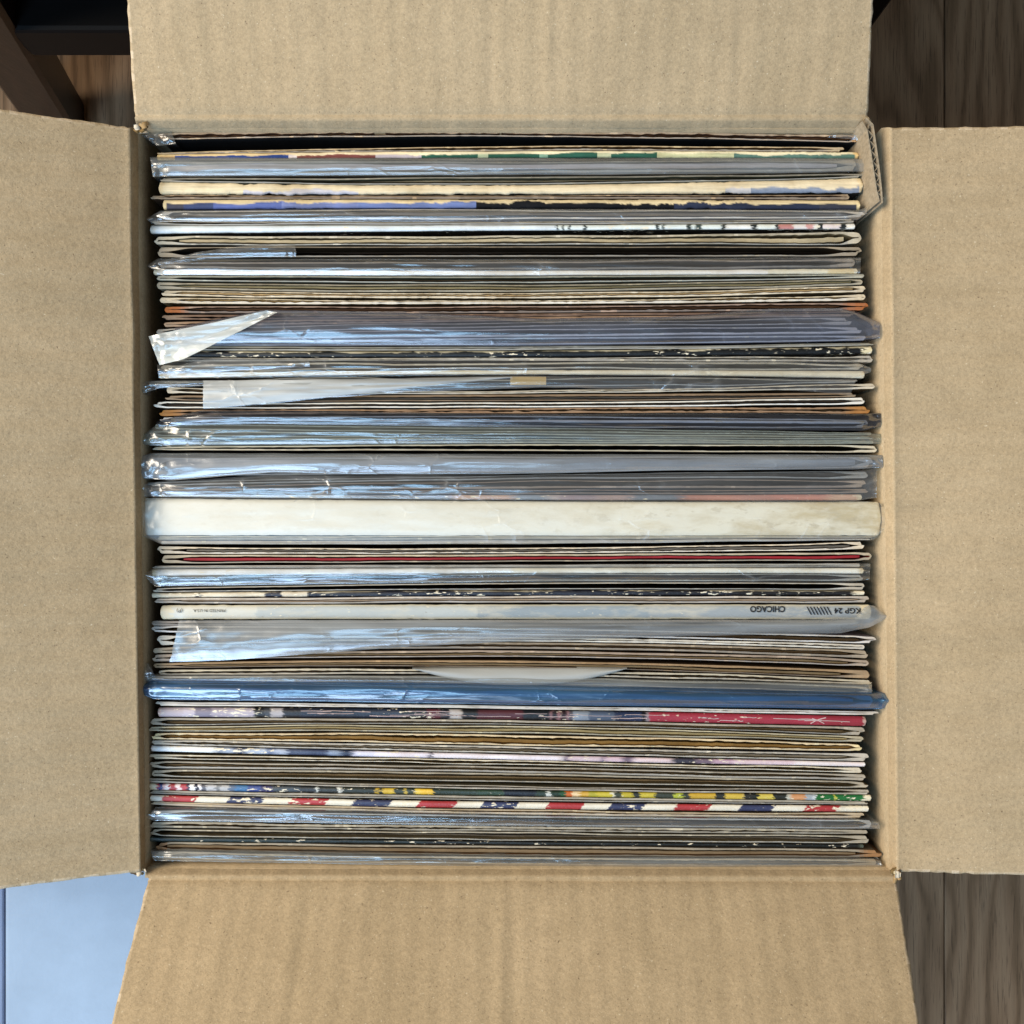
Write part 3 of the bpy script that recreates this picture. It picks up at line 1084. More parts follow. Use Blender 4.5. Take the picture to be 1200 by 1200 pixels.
o = album('white-spined album in glossy plastic with a blue-shining flap at its upper left')
s = seedn()
_, rows = pocket('sleeve', 186, 1000, (306, 305, 302.5), (314.5, 316.5, 313.6), '8c8078', '6a5a50', '60544c', s, o, close=0.4)
spine_mesh('spine', 180, 1005, (315.4, 317.2, 314.8), (322.3, 322.6, 320.8), [(180, 'f4f0ea'), (900, 'f0e8d0'), (970, 'e0cca0')], '6a6460', s + 1, o)
film('plastic_cover', [(172, 311), (185, 303), (400, 303), (700, 303.5), (900, 301), (1009, 302)], [(174, 313), (190, 323), (400, 323.5), (700, 323), (900, 321.8), (1008, 320)], THIN, s, o, crw=30)
film('cover_flap', [(184, 307), (230, 296), (290, 287), (346, 288)], [(187, 311), (240, 304), (300, 301), (347, 301)], CLEAR, s + 2, o, zb=-0.0052, skirt=0, bulge=0.001, crump=0.0005)
settle(o)

OPEN('grey-green open album just under the white spine in glossy plastic', 187, 1012, (322.8, 329.2), (323, 331.8), (320.8, 326.8), 'a6a490', '5c5a48', '7a7a6a', close=0.4)
OPEN('olive-tan open album above the pair of frayed cream ones', 187, 1010, (330, 339), (332.8, 342.4), (327.4, 335.2), 'a69a7e', '6a5f45', '6e6652', close=0.4, lin_col='8a8060', drop=0.001)
OPEN('frayed cream open album, upper of a pair above the rust-brown torn one', 191, 1012, (339.6, 347), (343, 350.2), (336, 343.8), 'd8c49e', '8a7048', '7a6848', torn=0.6, lin_col='b89c70', drop=0.0006)
o = OPEN('frayed cream open album, lower of a pair, directly above the rust-brown torn one', 190, 1014, (347.6, 356), (351, 356.4), (344.8, 353), 'e0cca4', '8a6c40', '6a5030', torn=0.7, lin_col='a88c5c', drop=0.001)
OPEN('rust-brown album with orange torn right corner above the big bluish plastic cover', 194, 1015, (358.6, 367), (358.2, 366.9), (354.2, 364), '9a7e6c', '4a2c1a', '3a2418', torn=0.6, lin_col='54381f', drop=0.002, endcol='a8663a', close=0.3)
OPEN('dark reddish album whose left corner shows above the white plastic flap, upper one', 193, 1000, (368.6, 376), (367.2, 371.2), (364.6, 367.2), '7a5a42', '2a1810', '2c1c14', torn=0.5)
OPEN('brown album with left corner just above the white plastic flap, lower one', 191, 1000, (376.5, 384), (371.6, 376.2), (367.6, 371.4), 'a07c58', '5a3c22', '4a3020', torn=0.5)
OPEN('grey album tucked beneath the white folded plastic flap at the left', 181, 995, (385, 392.5), (376.6, 384), (372, 381.5), 'a29c92', '6a645c', '5a5a60')

o = album('double album in large bluish plastic cover with white folded flap at left')
s = seedn()
_, rows = pocket('sleeve', 192, 1007, (393, 385.4, 383.2), (399.8, 394.8, 391.4), 'b6b4b6', '3a4254', '343c50', s, o, close=0.15)
_, rows = pocket('sleeve', 196, 1013, (400.2, 395.4, 393), (405, 404.4, 400), 'b0b8c4', '343c50', '2c3450', s + 1, o, close=0.15)
film('plastic_cover', [(205, 384), (310, 363), (420, 365), (520, 368), (640, 373.5), (780, 371), (900, 362), (985, 361), (1005, 366), (1031, 378)],
     [(205, 404), (300, 403.5), (420, 405), (600, 405.8), (900, 401.5), (1000, 399.5), (1031, 396)], mat_film('bluish_film', '98a0b4', 0.14, 0.18, 'dde0ea', 3.2), s, o, zb=-0.0065, bulge=0.003, crw=30)
film('cover_flap', [(174, 394), (240, 380), (312, 364)], [(187, 428), (215, 421), (325, 366)], WHITEFILM, s + 2, o, zb=-0.003, skirt=0, bulge=0.0004, nu=60, crump=0.0008, crw=26, fold=0.58)
settle(o)

OPEN('olive-grey album under the big bluish plastic cover, above the black spine', 200, 1021, (405, 411), (406, 410.6), (402.2, 406), 'a29a84', '5a5340', '504a3c', close=0.5)
SPINE('black spine with white flecks and a frayed cream right end', 200, 1022, (411.6, 418.2), (411.2, 418.4), (406.8, 415.2), [(200, '10161c'), (700, '0e1114')],
      mat=FLECKED, top='c6bea4', topfrac=0.12, endcol='ded2ac', endw=10, torn=0.2)
OPEN('pale grey open album right under the black flecked spine', 190, 1023, (418.6, 424.2), (418.9, 422.8), (416.6, 425), 'bcb6a8', '6a645a', '7a766e', torn=0.5)

o = album('cream-edged album in shiny plastic immediately above the milky white plastic sheet')
s = seedn()
_, rows = pocket('sleeve', 190, 1008, (427, 423.6, 425), (436.5, 433.4, 434.2), 'b4ac9a', '8a8070', '6e685c', s, o)
spine_mesh('spine', 187, 1013, (437, 433.8, 434.8), (443.4, 438.6, 442.6), [(187, 'e6e0d4'), (500, 'ddd4be')], '706a5e', s + 1, o)
film('plastic_cover', [(184, 427), (230, 420), (400, 421), (600, 423), (1000, 423.5), (1021, 431)], [(186, 443.5), (400, 442), (600, 439.2), (900, 442), (1000, 443.4), (1020, 436)], THIN, s, o, crw=24)
film('cover_flap', [(195, 432), (240, 421), (360, 421)], [(197, 437), (250, 436), (364, 430)], CLEAR, s + 2, o, zb=-0.0052, skirt=0, bulge=0.0008, nu=60)
settle(o)

o = album('grey album under a milky white plastic sheet with a tan piece of tape')
s = seedn()
_, rows = pocket('sleeve', 176, 1002, (446, 440, 444.6), (452.4, 456, 449), '8a8a84', '6a6a64', '5e5e5a', s, o)
film('plastic_cover', [(238, 446), (400, 444), (600, 440), (900, 443.5), (1004, 444.5)], [(238, 479), (300, 474.5), (380, 466.5), (480, 459.5), (560, 456.5), (640, 454), (760, 456), (900, 456.5), (960, 459), (996, 463)], CLEAR, s, o, zb=-0.0058, bulge=0.0012, skirt=0, crump=0.0004, ends=False, nu=120)
film('cover_flap', [(238, 446), (400, 444.5), (600, 441.5)], [(238, 478.5), (300, 473.5), (380, 465.5), (480, 455), (560, 446.5), (600, 442.5)], MILKY, s + 7, o, zb=-0.0052, bulge=0.0010, skirt=0, crump=0.0003, ends=False, nu=90)
film('cover_tail', [(164, 448), (172, 446), (238, 446)], [(166, 462), (186, 455), (238, 452)], CLEAR, s + 3, o, zb=-0.0078, skirt=0.006, nu=50, crw=25, bulge=0.0015)
m = MB()
tp = []
for i in range(9):
    for j in range(4):
        tp.append(m.add(P(598 + 42 * i / 8, 441.5 + 9.5 * j / 3, -0.0072 + 0.0003 * math.sin(j / 3 * math.pi))))
for i in range(8):
    for j in range(3):
        m.face([tp[i * 4 + j], tp[i * 4 + j + 1], tp[i * 4 + j + 5], tp[i * 4 + j + 4]], GREY(1), True)
m.build('tape', TAPE, o)
settle(o)

OPEN('cream album with a frayed right corner poking out past the milky plastic sheet', 193, 1024, (453, 462.2), (457.4, 461.2), (449.6, 457.4), 'd2c2a4', '6a5636', '5a4a34', torn=0.5)
OPEN('dark brown album under the milky plastic sheet, above the white-lined one', 196, 1000, (463, 469.4), (462, 470.6), (460, 466), '8a6c48', '3a2818', '34261a', close=0.3)
OPEN('white-lined open album with a thin white U fold at its left end', 183, 1012, (470.4, 478.6), (471.4, 477.6), (466.4, 474.6), 'ece6d8', '5a5044', '4a443c', th=1.5, close=0.1, lin_col='3a3026')
OPEN('orange-brown frayed album right above the dark blue plastic-covered one', 190, 1018, (480, 488), (478, 484.4), (475.6, 485), 'a27c54', '5a3e22', '4a3420', torn=0.6, endcol='b07c44')

o = album('dark navy album in smoky plastic with one bright white edge line')
s = seedn()
_, rows = pocket('sleeve', 188, 1014, (489, 487.2, 491), (494.4, 500.4, 502), 'ccd2da', '1a2030', '1a2234', s, o, close=0.15, th=1.5)
spine_mesh('inner_sleeve', 200, 1013, (490.8, 491.8, 493.4), (493.6, 494.8, 496.4), [(200, 'e6eaf0')], '8a8e98', s + 1, o, zt=-0.0088, n=120)
film('plastic_cover', [(183, 494), (235, 481), (330, 481), (600, 485), (900, 484), (1000, 485), (1032, 484)], [(186, 501), (300, 497), (600, 500.5), (900, 504), (1010, 505), (1032, 500)], SMOKY, s, o, crw=26)
settle(o)

o = album('bundle of grey-green sleeves in hazy plastic, above the thin cream U-shaped album')
s = seedn()
for k, (L, M, R) in enumerate((((496, 503.4), (501, 507), (505.6, 510)), ((504, 511.5), (507.6, 513.4), (510.6, 515)), ((512, 521), (514, 519.6), (515.6, 520.4)))):
    _, rows = pocket('sleeve', 180 - 4 * k, 1018 + 3 * k, (L[0], M[0], R[0]), (L[1], M[1], R[1]), ('a6aaa4', '9a9c94', 'a8a696')[k], '5a5e5a', '6a6e6c', s + k, o, close=0.4)
film('plastic_cover', [(165, 512), (180, 500), (210, 495), (600, 500), (900, 505), (1032, 508)], [(168, 521), (185, 523), (600, 519.8), (900, 520.5), (1031, 520)], mat_film('grey_green_film', 'a4aaa4', 0.16, 0.18, 'e8ece8', 3.0), s, o, crw=42, crump=0.0012)
settle(o)
OPEN('thin cream U-shaped open album with a dark mouth, above the blue-grey plastic tube', 180, 1028, (523.6, 528.2), (520.4, 528.6), (521.4, 531), 'dcd0b2', '2a2014', '2a241a', th=1.5, close=0.05, lin_col=None)

o = album('blue-grey smooth plastic-covered album, flat and shiny, with crumpled right end')
s = seedn()
_, rows = pocket('sleeve', 172, 1020, (535, 534.5, 535), (559, 554, 549.5), 'a4acb8', '5a6270', '5a606c', s, o, close=0.2)
liner(rows, '8a92a0', 0.0006, s, o, frac=0.9)
film('plastic_cover', [(162, 535), (180, 531), (600, 532), (1034, 533)], [(162, 560), (200, 563), (260, 558), (320, 553.5), (420, 556), (600, 555.5), (800, 551), (1000, 550), (1035, 548)], mat_film('blue_grey_film', 'a2a7ac', 0.42, 0.20, 'dfe1e4', 3.2), s, o, zb=-0.0068, bulge=0.0026, crw=34, crump=0.0011)
settle(o)

o = album('plastic-covered dark sleeves with pink and blue printed spine, above the white box set')
s = seedn()
for k, (L, M, R, c) in enumerate((((564.5, 570), (556.6, 562), (551, 561), '868e96'), ((570.5, 575.5), (563, 573), (562, 572), '9a8678'), ((576, 579.2), (574, 579.4), (573, 578.8), '8c7464'))):
    pocket('sleeve', 176 + 4 * k, 1014, (L[0], M[0], R[0]), (L[1], M[1], R[1]), c, '3c3c40', '34383e', s + k, o, close=0.35)
spine_mesh('spine', 186, 1010, (579.4, 580, 579.4), (582.4, 585.6, 586.2), [(186, '9aa0a8'), (300, 'a8b4c2'), (410, '7a7a80'), (530, 'c8a898'), (600, '8a94a4'), (640, 'b4a8a8'), (655, '9a8890'), (700, 'b09a98'), (740, '7a8290'), (800, 'c08a7c'), (900, 'c88878'), (970, 'd0a890')], '3a3034', s + 5, o, mat=FLECKED, soft=14, jit=10, n=420)
film('plastic_cover', [(166, 566), (200, 564), (320, 555.8), (600, 557), (1000, 552), (1028, 548)], [(168, 582), (600, 587), (1000, 587.4), (1027, 583)], CLEAR, s, o, crw=24, crump=0.0012)
settle(o)

# white box set
o = album('thick off-white box set in a clear cover, stained toward its right end')
s = seedn()
tb = NT('stained_white_card')
at = tb.n('ShaderNodeAttribute', attribute_name='print')
st = tb.noise(tb.mapping((38, 120, 60)), 1.0, 5, 0.62)
st2 = tb.noise(tb.mapping((160, 300, 100)), 1.0, 4, 0.65)
sx = tb.n('ShaderNodeSeparateXYZ')
tb.l(tb.mapping((1, 1, 1)), sx.inputs[0])
side = tb.ramp(tb.math('ADD', tb.math('MULTIPLY', sx.outputs[0], 2.4), 0.5), [(0.0, GREY(0.15)), (0.45, GREY(0.2)), (1.0, GREY(1.0))])
c = tb.mix(at.outputs['Color'], (0.50, 0.40, 0.22, 1), tb.math('MULTIPLY', tb.ramp(st, [(0.45, GREY(0)), (0.66, GREY(0.95))]), side))
c = tb.mix(c, (0.45, 0.38, 0.26, 1), tb.math('MULTIPLY', tb.ramp(st2, [(0.58, GREY(0)), (0.66, GREY(0.65))]), side))
tb.principled(c, 0.6, 0.35, tb.bump(st2, 0.3, 0.0004))
spine_mesh('spine', 161, 1032, (584, 587.6, 588.4), (627, 627.6, 627.6), [(164, 'e0ded6'), (600, 'e6e0ce')], 'a8a498', s, o, mat=tb.m, endcol='d0c8b0', endw=3, zt=-0.008, torn=0.25, soft=700)
pocket('sleeve', 187, 1024, (628, 627.8, 628), (633, 632.6, 630.5), 'b0a890', '7a7464', '8a8478', s + 1, o)
pocket('sleeve', 190, 1020, (633.4, 633, 631), (637.8, 637.4, 633.6), 'b4b2b0', '6a6660', '8a8890', s + 2, o)
film('plastic_cover', [(160, 590), (178, 583), (600, 587), (1015, 587.5), (1034, 590), (1040, 600)], [(160, 625), (190, 638), (600, 638), (900, 633.5), (1024, 633), (1038, 618)], mat_film('thin_film', 'ccd0d2', 0.06, 0.3, 'f8f8f6', 1.5), s, o, zb=-0.0058, bulge=0.0012, crw=26)
settle(o)

OPEN('cream frayed album immediately below the white box set', 187, 1013, (640, 649.4), (641.6, 648.4), (634.8, 645), 'dcc8a8', '5a4028', '4a3424', torn=0.6, close=0.3)
OPEN('open album with a crimson red lining between cream edges', 188, 1020, (650, 661), (649.2, 658.6), (647, 657.6), 'bcac8c', '7a3028', '4a3c30', lin_col='96242e', drop=0.0006, close=0.2)

o = album('white and navy album pair in glossy clear plastic with strong blue glints at left')
s = seedn()
pocket('sleeve', 182, 1010, (662.6, 661.6, 660.2), (666.4, 665.2, 665), 'b0aca4', '5a564e', '504c48', s, o)
spine_mesh('spine', 178, 1012, (667.2, 665.6, 665.6), (675, 671.8, 672), [(178, 'eceef0'), (600, 'f2efe4')], '6a6a68', s + 1, o)
pocket('sleeve', 181, 1010, (676, 672.2, 672.6), (686.5, 681.6, 681), '8a9294', '1c2230', '20283a', s + 2, o, close=0.1, th=1.2)
film('plastic_cover', [(169, 672), (184, 664), (600, 661.5), (1000, 660.2), (1020, 660.5)], [(171, 676), (182, 687.5), (600, 682), (1000, 681.6), (1019, 679)], THIN, s, o, zb=-0.0066, bulge=0.0026, crw=26, wr=0.0007)
settle(o)

OPEN('thin cream open album with a black mouth, above the chipped navy spine', 180, 1014, (688.8, 694), (683, 691), (682.8, 691.4), 'cabfaa', '1a120c', '1e1814', close=0.05, lin_col=None)
SPINE('navy-black spine with cream paint chips along its whole length', 178, 1013, (694.6, 700.2), (692, 698), (692, 697.4),
      [(178, 'd8ccb4'), (230, '4a4240'), (236, 'dcd0b8'), (310, '2a2a38'), (330, 'd4c8b2'), (360, '1c1e2a'), (760, '181820'), (860, '1a1718')],
      mat=CHIPPED, top='ada590', topfrac=0.08, endcol='e0d4ba', endw=12, torn=0.35)
OPEN('tan album with bluish left corner immediately above the grey CHICAGO spine', 180, 1018, (701, 708), (698.6, 706.8), (698.2, 706.8), 'beb0a0', '6a5c4c', '5a5650', lin_col='a89888', drop=0.0008, close=0.3)

# CHICAGO
o = album('worn grey spine printed CHICAGO and KGP 24 upside down at its right end')
s = seedn()
t = NT('worn_grey_spine')
at = t.n('ShaderNodeAttribute', attribute_name='print')
wz = t.noise(t.mapping((45, 160, 60)), 1.0, 5, 0.65)
wf = t.noise(t.mapping((300, 700, 300)), 1.0, 4, 0.65)
c = t.mix(at.outputs['Color'], lin('cfc8b6'), t.ramp(wz, [(0.5, GREY(0)), (0.7, GREY(0.7))]))
c = t.mix(c, lin('eadfc4'), t.ramp(wf, [(0.66, GREY(0)), (0.70, GREY(0.9))]))
c = t.mix(c, lin('7a6a50'), t.ramp(wf, [(0.27, GREY(0.7)), (0.31, GREY(0))]))
t.principled(c, 0.5, 0.4, t.bump(wf, 0.3, 0.0004))
spine_mesh('spine', 188, 1021, (709.4, 708.5, 708.6), (725.6, 725.2, 725.4), [(188, 'c8c8c0'), (300, 'b0b6b6'), (560, '8f9aa2'), (760, '98a0a6'), (890, '8e979f')], '4a4640', s, o, mat=t.m, torn=0.35,
           low=None, endcol='d8ccb0', endw=14, zt=-0.0088, edgecol='d8cca8')


def text(body, x0, x1, yc, hpx, parent, bold=0.0, z=-0.0083):
    cu = bpy.data.curves.new('lettering', 'FONT')
    cu.body = body
    cu.size = 1.0
    cu.offset = bold
    tmp = bpy.data.objects.new('lettering', cu)
    COL.objects.link(tmp)
    bpy.context.view_layer.update()
    me = bpy.data.meshes.new_from_object(tmp.evaluated_get(bpy.context.evaluated_depsgraph_get()))
    bpy.data.objects.remove(tmp)
    xs = [v.co.x for v in me.vertices]; ys = [v.co.y for v in me.vertices]
    ax, bx, ay, by = min(xs), max(xs), min(ys), max(ys)
    for v in me.vertices:      # upside down: first letter at the right
        u = (v.co.x - ax) / (bx - ax)
        w = (v.co.y - ay) / (by - ay)
        v.co = P(x1 + (x0 - x1) * u, yc - hpx / 2 + hpx * w, z)
    me.materials.clear()
    me.materials.append(INK)
    ob = bpy.data.objects.new('lettering', me)
    COL.objects.link(ob)
    ob.parent = parent
    return ob


text('CHICAGO', 879, 920, 713.8, 7.4, o, 0.03)
text('KGP 24', 977.5, 1008.5, 715.8, 6.6, o, 0.025)
text('PRINTED IN U.S.A.', 226, 264, 715.6, 3.4, o)
text('(P)', 207, 214, 715.2, 5.4, o, 0.0)
m = MB()
for k in range(7):
    x = 945 + k * 3.9
    q = [P(x, 711, -0.0083), P(x + 1.5, 711, -0.0083), P(x + 6.5, 720.4, -0.0083), P(x + 5.0, 720.4, -0.0083)]
    m.face([m.add(p) for p in q], GREY(1))
m.build('hatching', INK, o)
settle(o)

o = album('album under a broad crinkled grey plastic sheet with pointed right tip')
s = seedn()
pocket('sleeve', 181, 1005, (727, 727, 726.5), (733.2, 734, 733), '8c8078', '4e4a44', '4e4e4a', s, o)
film('plastic_cover', [(210, 727), (400, 726.4), (700, 726), (960, 726), (1004, 723), (1012, 712), (1022, 708), (1041, 722)],
     [(199, 776), (260, 774), (340, 768), (480, 757.5), (600, 751.5), (800, 745.5), (920, 743), (985, 742), (1020, 735), (1041, 723)], mat_film('crinkled_film', 'a2a6a8', 0.42, 0.22, 'e2e4e3', 2.8), s, o, zb=-0.0058, bulge=0.0022, skirt=0, wr=0.0006, crump=0.0010, crw=60, droop=0.0008, ends=False, nu=150)
settle(o)

OPEN('lilac-tinted open album whose left fold shows beside the crinkled grey sheet', 178, 1024, (733.6, 741.6), (736, 744.5), (744, 753.6), 'd4ccc4', '6a6058', '7a7484', close=0.1, th=1.6)
OPEN('cream album with split left corner beside the crinkled grey sheet', 187, 1015, (744, 757), (746, 752), (754, 760.4), 'dad0bc', '7a6648', '6a5c48', torn=0.5)
OPEN('tan open album with wide mouth at right, first below the crinkled grey sheet', 177, 1016, (758, 766.2), (752.6, 760.5), (761, 770.4), 'aa9474', '5a4428', '54432e', close=0.15)
OPEN('tan-pink open album, second below the crinkled grey sheet', 178, 1016, (767, 775.6), (762.4, 770.4), (770.8, 780), 'ae947a', '5a4228', '4e3c28', close=0.3)
OPEN('amber-brown open album just above the round-edged grey inner sleeve', 182, 1017, (777, 783.4), (774, 782.6), (784, 794), 'a8824e', '54391c', '4a3620', close=0.2)
OPEN('cream-edged album behind the round-edged grey inner sleeve', 183, 1021, (784.6, 791.6), (784, 792), (794.6, 802), 'd2c6a8', '5e5036', '54483a', torn=0.45)

# round-edged inner sleeve flopped over its neighbours
m = MB()
nu, nv = 48, 10
g = {}
for i in range(nu + 1):
    u = i / nu
    x = 483 + 252 * u
    sag = math.sqrt(max(0, 1 - ((x - 609) / 126) ** 2 * 0.96))
    ybot = 783.5 + 20.0 * (1 - ((x - 609) / 126.0) ** 2)
    for j in range(nv + 1):
        v = j / nv
        y = 783.2 + (ybot - 783.2) * v
        g[i, j] = m.add(P(x, y, -0.0086 + 0.0022 * math.sin(math.pi * (0.1 + 0.75 * v)) + 0.0003 * noise.noise(Vector((x * 0.03, y * 0.1, 2)))))
top = dict(g)
bot = {k: m.add(Vector(m.v[i]) - Vector((0, 0, 0.0003))) for k, i in g.items()}
for i in range(nu):
    for j in range(nv):
        m.face([top[i, j], top[i + 1, j], top[i + 1, j + 1], top[i, j + 1]], GREY(1), True)
        m.face([bot[i, j + 1], bot[i + 1, j + 1], bot[i + 1, j], bot[i, j]], GREY(1), True)
    m.face([top[i, nv], top[i + 1, nv], bot[i + 1, nv], bot[i, nv]], GREY(1))
back = [m.add(Vector(m.v[top[i, 0]]) + Vector((0, 0.0003, -0.12 * math.sin(math.pi * i / nu) - 0.002))) for i in range(nu + 1)]
for i in range(nu):
    m.face([top[i, 0], back[i], back[i + 1], top[i + 1, 0]], GREY(1), True)
o = m.build('inner_sleeve', FOAMGREY, None, P(609, 790, -0.01), fix=False)
tag(o, 'grey translucent inner sleeve with a round edge sticking out above the blue plastic cover', 'inner sleeve')

o = album('pale grey album in thin plastic directly above the bright blue plastic cover')
s = seedn()
pocket('sleeve', 170, 1021, (792.6, 793, 802.6), (799, 802, 812), 'b8b6ac', '6a6a64', '6e6e6a', s, o, close=0.3)
film('plastic_cover', [(166, 790), (400, 792), (600, 793.5), (1022, 802)], [(168, 799.5), (400, 801), (600, 802.8), (1021, 813)], HAZY, s, o, crw=18)
film('cover_tail', [(164, 775), (172, 777), (177, 782)], [(168, 797), (174, 796), (181, 792)], CLEAR, s + 1, o, zb=-0.007, skirt=0.004, nu=30, crw=20)
settle(o)

o = album('album in a bright blue plastic cover, the only blue bundle')
s = seedn()
_, rows = pocket('sleeve', 176, 1022, (801, 804.5, 814), (818, 824, 829), '7a9ab4', '203a5c', '1c3454', s, o, close=0.1)
liner(rows, '4a6a8c', 0.0008, s, o, frac=0.4)
film('plastic_cover', [(166, 803), (178, 798), (400, 800), (600, 803), (800, 807), (1000, 812), (1036, 812), (1042, 818)], [(167, 814), (180, 819.5), (400, 822.5), (600, 826), (800, 828), (1000, 831), (1034, 831), (1042, 824)], BLUEFILM, s, o, zb=-0.0062, bulge=0.003, crw=30)
settle(o)

OPEN('thin cream-white open album right under the bright blue plastic cover', 185, 1027, (822, 827.8), (827, 831), (832.6, 838), 'e0d6c8', '8a7a66', '6a6258', torn=0.3)
SPINE('glossy spine with black and maroon picture at left and a long red stretch at right', 185, 1015, (829, 840), (832, 843), (838.6, 850),
      [(185, 'b0a4ac'), (215, 'b8aeb8'), (228, '7c7484'), (248, 'a298a4'), (270, 'b0a6b0'), (297, '14161a'), (310, '383a40'), (317, 'a8a2a4'), (331, '1a1a20'), (352, '1e2434'), (400, '1c2638'), (470, '1a1c22'), (500, '54222e'), (516, '20202a'), (527, 'b8b2b0'), (541, '15161a'), (560, '4c222a'), (613, '14181e'), (645, '7a5a60'), (648, '20181e'), (654, '8a6468'), (657, '2a1a20'), (664, '8a6a70'), (667, '54525c'), (672, '8a96a8'), (690, '4e5c74'), (720, '243050'), (752, '14141c'), (757, '8c8088'), (761, '9a3040'), (860, '9e3242'), (960, '98303e')],
      torn=0.1, endcol='c8a8a0', endw=3, zt=-0.0088, soft=2, jit=2.5, n=460)
RED = [q for q in COL.objects if q.get('label', '').startswith('glossy spine with black and maroon')][0]
m = MB()
rs = random.Random(5)
for k in range(26):
    x0 = rs.uniform(330, 950)
    L_ = rs.uniform(6, 55)
    yb = curve((829, 832, 838.6), x0) + rs.uniform(3, 9)
    pts_ = [(x0 + L_ * i / 4, yb + (curve((829, 832, 838.6), x0 + L_ * i / 4) - curve((829, 832, 838.6), x0)) + rs.uniform(-0.5, 0.5)) for i in range(5)]
    strip(m, pts_, rs.uniform(0.00012, 0.00028), -0.0092, -0.00865, lin('c8b4b4'))
strip(m, [(950, 848), (958, 843.5), (968, 841)], 0.0003, -0.0092, -0.0086, lin('d8b8b8'))
strip(m, [(952, 842), (958, 844), (966, 848)], 0.0003, -0.0092, -0.0086, lin('d8b8b8'))
o = m.build('scuff_marks', PAPER, RED)
o.location = Vector(o.location) - RED.location

OPEN('grey-tan open album with a curled left fold, just under the red-ended picture spine', 178, 1011, (841, 850.6), (844, 849.9), (851, 861), 'b0a48e', '6a5e46', '6a6250', close=0.2)
OPEN('olive-tan open album, second under the red-ended picture spine', 177, 1010, (851, 857.6), (850.6, 860), (861.6, 869.6), 'b6aa86', '70633f', '6a6048', close=0.4, lin_col='9a8c66', drop=0.0008)
OPEN('golden-tan album with a torn crumpled right corner', 178, 1011, (858.6, 866.6), (861, 873.8), (870.6, 880.4), 'dabe88', '6a4e24', '5a4830', torn=0.5, close=0.3, lin_col='8a6c3a', drop=0.002, endcol='e0cc9c')
OPEN('pale grey album with dark patches at right, above the white blue-smudged spine', 178, 1015, (867, 873.6), (874.4, 883.4), (881.6, 892), 'c2b9a8', '6a6250', '35353a', close=0.35, torn=0.5)
SPINE('white spine with blue smudges at left and lilac tint toward the right', 177, 1014, (873.8, 880.6), (884, 890.2), (892.4, 897.6),
      [(177, 'eef2f4'), (253, '8a94a8'), (262, 'a4b0c4'), (275, '4a5470'), (288, 'b0bcd0'), (312, '6c7894'), (322, 'aab4c8'), (336, '46506a'), (360, '38425e'), (385, '8a9ab4'), (400, '2c3850'), (414, 'd0d0e4'), (440, 'e6dfec'), (503, '3a3444'), (505, 'e8e0e8'), (660, '6a5c70'), (667, 'd8c4d0'), (705, '8a7890'), (709, 'd2b8c4'), (730, '7a6a80'), (742, 'e0ccd2'), (788, '3c3a48'), (815, '7a6a7c'), (835, 'b89aaa'), (860, 'dcc4cc'), (930, 'e8dcdc')],
      torn=0.08, endcol='eee8e4', endw=2, soft=7, jit=5, n=420)
OPEN('cream open album below the white blue-smudged spine, lower right end curled', 177, 1008, (883.4, 890.4), (890.9, 897), (898.8, 906), 'd8caaa', '6a5a3c', '56503c', torn=0.4)
OPEN('grey-brown open album, second below the white blue-smudged spine', 177, 1013, (892, 901), (898.6, 905.6), (906.6, 914.6), 'ae a28c'.replace(' ', ''), '665a44', '5e5848', close=0.3)
OPEN('olive-brown open album with wide dark mouth, third below the white blue-smudged spine', 177, 1015, (901.6, 911), (906, 917.2), (915, 924), 'b0a48a', '5a5038', '545040', close=0.15)
OPEN('grey-tan album immediately above the multicoloured lettered spine', 175, 1020, (911.9, 917.6), (920.6, 925.8), (924.6, 930.8), 'aea28e', '5e5444', '58523f')
SPINE('multicoloured spine, red and white lettering at left, yellow and green print at right', 175, 1021, (918, 926), (926, 932.6), (931, 938),
      [(175, 'c8b8a0'), (181, 'b83a40'), (186, '34407a'), (190, 'd8b0b0'), (194, 'e4e0e4'), (198, 'a43038'), (206, 'ead8d8'), (212, 'b04048'), (218, '2a2a44'), (222, 'f0eef0'), (228, '1e1c30'), (233, 'ece8ec'), (236, '5a5a64'), (242, 'b8b8bc'), (252, '7a7c80'), (258, 'b4b4b6'), (268, '5a6a84'), (276, '4472a0'), (290, '3c4c88'), (306, '3a3860'), (320, '3c444c'), (352, '2c3034'), (370, 'c0c4c0'), (373, '2c302e'), (396, 'd8d8d0'), (400, '2a302a'), (440, 'c8a838'), (444, '2e3428'), (448, 'd8b840'), (462, '30382c'), (474, 'b8a040'), (477, '303a30'), (486, 'dcc050'), (492, 'e0b83c'), (508, '2c3a30'), (560, '2f4436'), (590, '1c2430'), (628, '2c3c36'), (640, 'd0d4d0'), (646, '24382c'), (657, '2a5a38'), (663, 'c8682c'), (670, 'e4c89c'), (680, 'c8a040'), (690, 'a8a030'), (700, 'c4b43c'), (716, 'd8d4bc'), (720, '3a4034'), (728, 'b8a838'), (742, '2c302c'), (750, 'c0b040'), (768, '343a30'), (790, 'a8b03c'), (800, '343a34'), (808, 'c8a438'), (838, '2a2c28'), (850, 'd0b44a'), (870, 'd8c070'), (872, '2c2c28'), (882, '20241e'), (888, 'd4c058'), (906, '24261f'), (922, 'b8b8ac'), (927, 'cc9468'), (944, 'a8b4c0'), (954, 'd8dce0'), (957, '1f6a34'), (978, 'c0c048'), (980, '1f6a34'), (1000, '206a36')],
      torn=0.1, endcol='e6dcc0', endw=10, soft=0.8, jit=4, n=640)
OPEN('tan album squeezed between the multicoloured spine and the airmail-striped one', 176, 1016, (926.4, 931), (933, 938.6), (938.4, 942.8), 'aca28e', '625844', '5c5646')
st = []
k = 0
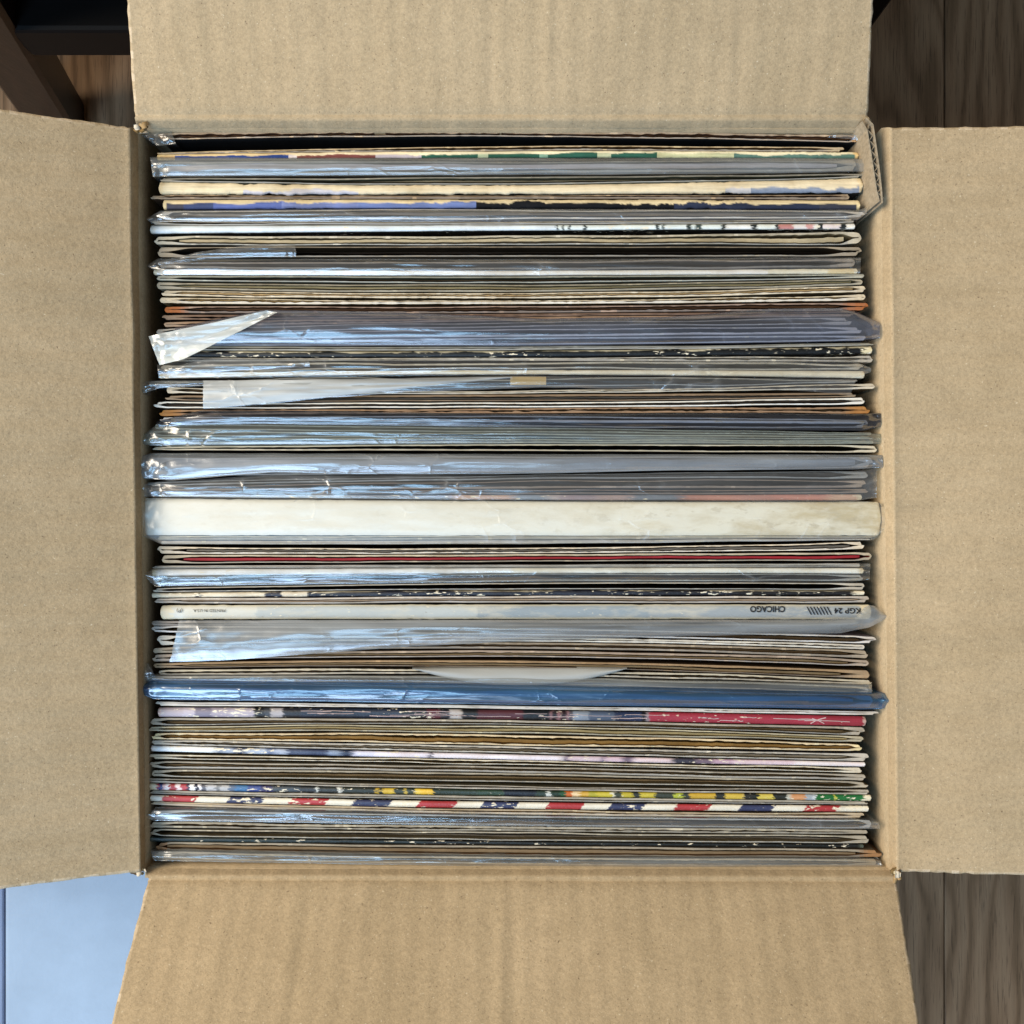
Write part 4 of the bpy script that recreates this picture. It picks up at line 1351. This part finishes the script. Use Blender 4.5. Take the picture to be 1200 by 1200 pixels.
base = [(190, 230), (267, 308), (340, 383), (414, 457), (490, 534), (565, 606), (641, 683), (714, 755), (792, 832), (867, 906), (943, 982)]
st.append((176, 'e8e2d4'))
for k, (xa, xb) in enumerate(base):
    st.append((xa, ('b03a3e', '343a5c')[k % 2]))
    st.append((xb, 'e8e2d2'))
SPINE('white spine with slanted red and navy airmail stripes', 176, 1018, (932, 938.8), (940, 947.4), (944, 950.8), st, torn=0.1, slant=6.0, endcol='ece6d8', endw=2, jit=1.4, soft=0.6, n=420, mat=CHIPPED, zt=-0.0088)
OPEN('tan-yellow album directly under the airmail-striped spine', 178, 1011, (939.6, 944), (948.4, 954.6), (951.6, 959), 'c8b088', '6a5230', '5c4c34', lin_col='9c7c50', drop=0.001)

o = album('dark-faced album in clear plastic with blue shine, below the airmail stripes')
s = seedn()
pocket('sleeve', 177, 1024, (949, 955.6, 960), (961, 967.6, 971), 'b4bcc6', '2c343e', '2c343e', s, o, close=0.15, th=1.5)
film('plastic_cover', [(171, 953), (182, 946), (300, 947), (600, 955), (1000, 959.5), (1030, 963)], [(172, 957), (180, 962), (300, 963.5), (600, 968), (1000, 971.5), (1031, 971)], CLEAR, s, o, crw=20, bulge=0.002)
settle(o)
OPEN('tan frayed album just under the clear plastic-covered dark album near the bottom', 176, 1017, (962.4, 970.6), (968.2, 974.6), (971.8, 978), 'b0a48a', '5a4c34', '524a38', torn=0.5)
OPEN('grey-tan open album directly above the dark green-black spine', 176, 1018, (971, 980), (975, 985.6), (978.4, 988.6), 'b0a68e', '6a604a', '5a5444', close=0.3)
SPINE('dark green-black spine near the bottom of the box', 175, 1012, (980.6, 986.6), (985.9, 990), (989, 993.4), [(175, '142422'), (320, '16201e'), (500, '141614')], mat=PRINT, torn=0.25, endcol='4a5248')
OPEN('brown-lined album, last but one at the bottom, reaching far right', 183, 1030, (987, 997), (990.6, 1003), (995, 1005), 'a0937c', '6a4c2e', '5a5044', close=0.25, lin_col='7a6850', drop=0.0006, endcol='9a7450')
o = album('last album at the bottom, cream-edged in crinkled clear plastic against the bottom flap')
s = seedn()
pocket('sleeve', 187, 1026, (997.4, 1004, 1006), (1008, 1014.4, 1015.4), 'c6baa2', '7a705c', '70685a', s, o, torn=0.5)
film('plastic_cover', [(176, 996), (600, 1003), (1000, 1005.4), (1032, 1008)], [(180, 1008.6), (600, 1015.6), (1000, 1016.8), (1034, 1016)], HAZY, s, o, crw=30)
settle(o)
